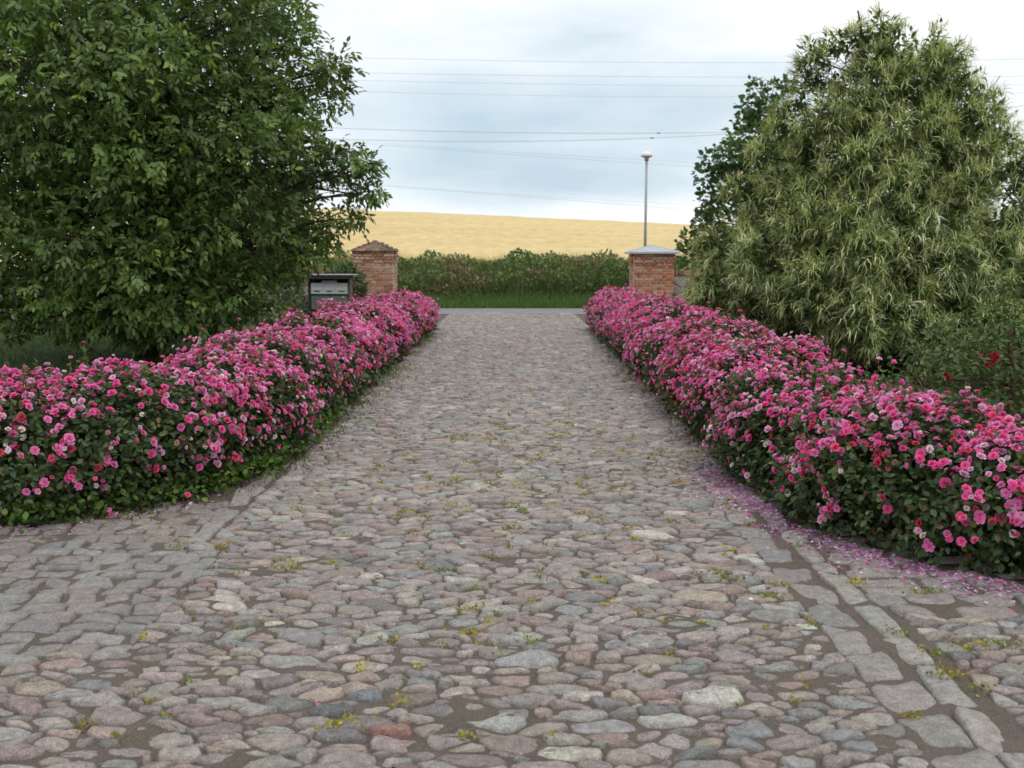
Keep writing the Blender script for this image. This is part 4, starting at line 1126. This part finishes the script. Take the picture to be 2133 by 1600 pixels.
# yellow stonecrop and moss in the joints
spots = [G(a, b) for a, b in ((970, 912), (945, 915), (1320, 920), (1380, 945), (1430, 950), (1020, 1020), (840, 1075), (950, 1062), (1070, 1060), (1250, 1215), (1605, 1250), (1520, 1217), (712, 1520), (610, 1190), (690, 1180), (460, 1145), (372, 1147), (2100, 1352), (2030, 1352), (1985, 1412), (2045, 1445), (1790, 1222), (1930, 1245), (1400, 985), (1340, 955), (1345, 980), (1415, 1010), (1260, 950), (1490, 1205), (1255, 1270), (880, 1120), (1010, 990), (985, 1330), (1870, 1330), (1950, 1370))]
spots = [(s_[0], s_[1], U(.5, 1.1)) for s_ in spots]
for _ in range(190): spots.append((U(-1.6, 1.7), 3.0 + 13 * RNG.random() ** 1.2, U(.2, .55)))
for _ in range(70): spots.append((RNG.normal() * .8 + .3, RNG.normal() * 1.0 + 7.9, U(.35, .9)))
pp, cc_ = [], []
for sx, sy, s_ in spots:
    m = int(45 * s_ ** 1.3) + 5; c_ = np.array([(.40, .34, .03), (.22, .25, .05), (.32, .25, .04)][int(RNG.integers(3))])
    for _ in range(m):
        x, y_ = sx + RNG.normal() * .05 * s_, sy + RNG.normal() * .032 * s_; z = ground_z(x, y_)
        if z > .030: continue
        pp.append((x, y_, z + RNG.random() * .022)); cc_.append(c_ * (1 + RNG.normal() * .2))
pp = np.array(pp); n = len(pp)
V, Fc, cc = scatter(LEAF2, LEAF2_F, pp, rdir(n) + np.array([0, 0, .8]), unit(rdir(n) + np.array([0, 0, .6])), U(.009, .020, n), np.clip(np.array(cc_), .01, .6), None, np.full(n, 1.6))
tag(stuff(mk('stonecrop', V, Fc, M_GRASS, None, cc)), 'yellow stonecrop and moss tufts in the cobble joints', 'moss')
# fallen petals
pet = []
q = U(.3, 4.6, 6500); x, y_, tx, ty = hedgeR.at(q); off = hedgeR.w * .92 + np.abs(RNG.normal(size=len(q))) * .11 + np.where(RNG.random(len(q)) < .15, RNG.random(len(q)) * .3, 0)
pet.append(np.stack([x - ty * off, y_ + tx * off], 1))
pet.append(edge_points(3000, hedgeR, -1, .14, 4.4, 14))
pet.append(edge_points(1700, hedgeL, 1, .16, .8, 6.5)); pet.append(edge_points(900, hedgeL, 1, .10, 6, hedgeL.L - 1))
pet.append(np.stack([U(-1.6, 1.6, 60), U(3, 9, 60)], 1))
pet = np.vstack(pet); pet = pet[(pet[:, 1] > 2)]; n = len(pet)
pz = np.array([ground_z(a, b) + .004 for a, b in pet])
pb = np.array([(.54, .25, .50), (.66, .40, .62), (.46, .15, .37), (.78, .60, .74), (.60, .22, .40)])[RNG.integers(5, size=n)]
V, Fc, cc = scatter(LEAF2, LEAF2_F, np.c_[pet, pz], rdir(n) * np.array([1, 1, .15]), unit(rdir(n) * .55 + np.array([0, 0, 1])), U(.012, .026, n), np.clip(pb * (1 + RNG.normal(size=(n, 1)) * .15), .02, .9), None, np.full(n, 2.0))
tag(stuff(mk('fallen_petals', V, Fc, M_PETAL, None, cc)), 'pink and mauve petals fallen along the foot of the hedges', 'petals')
# beds under the hedges
for hd, nm in ((hedgeL, 'bed'), (hedgeR, 'bed')):
    q = np.linspace(0, hd.L, 70); x, y_, tx, ty = hd.at(q); ww = hd.w * .8
    a = np.stack([x + ty * ww, y_ - tx * ww, np.full_like(x, .006)], 1); b = np.stack([x, y_, np.full_like(x, .05)], 1); c = np.stack([x - ty * ww, y_ + tx * ww, np.full_like(x, .006)], 1)
    V = np.stack([a, b, c], 1).reshape(-1, 3); i = np.arange(69) * 3
    Fq = np.vstack([np.stack([i, i + 1, i + 4, i + 3], 1), np.stack([i + 1, i + 2, i + 5, i + 4], 1)])
    struct(mk('flower_bed', V, Fq, M_SOIL, smooth=True))
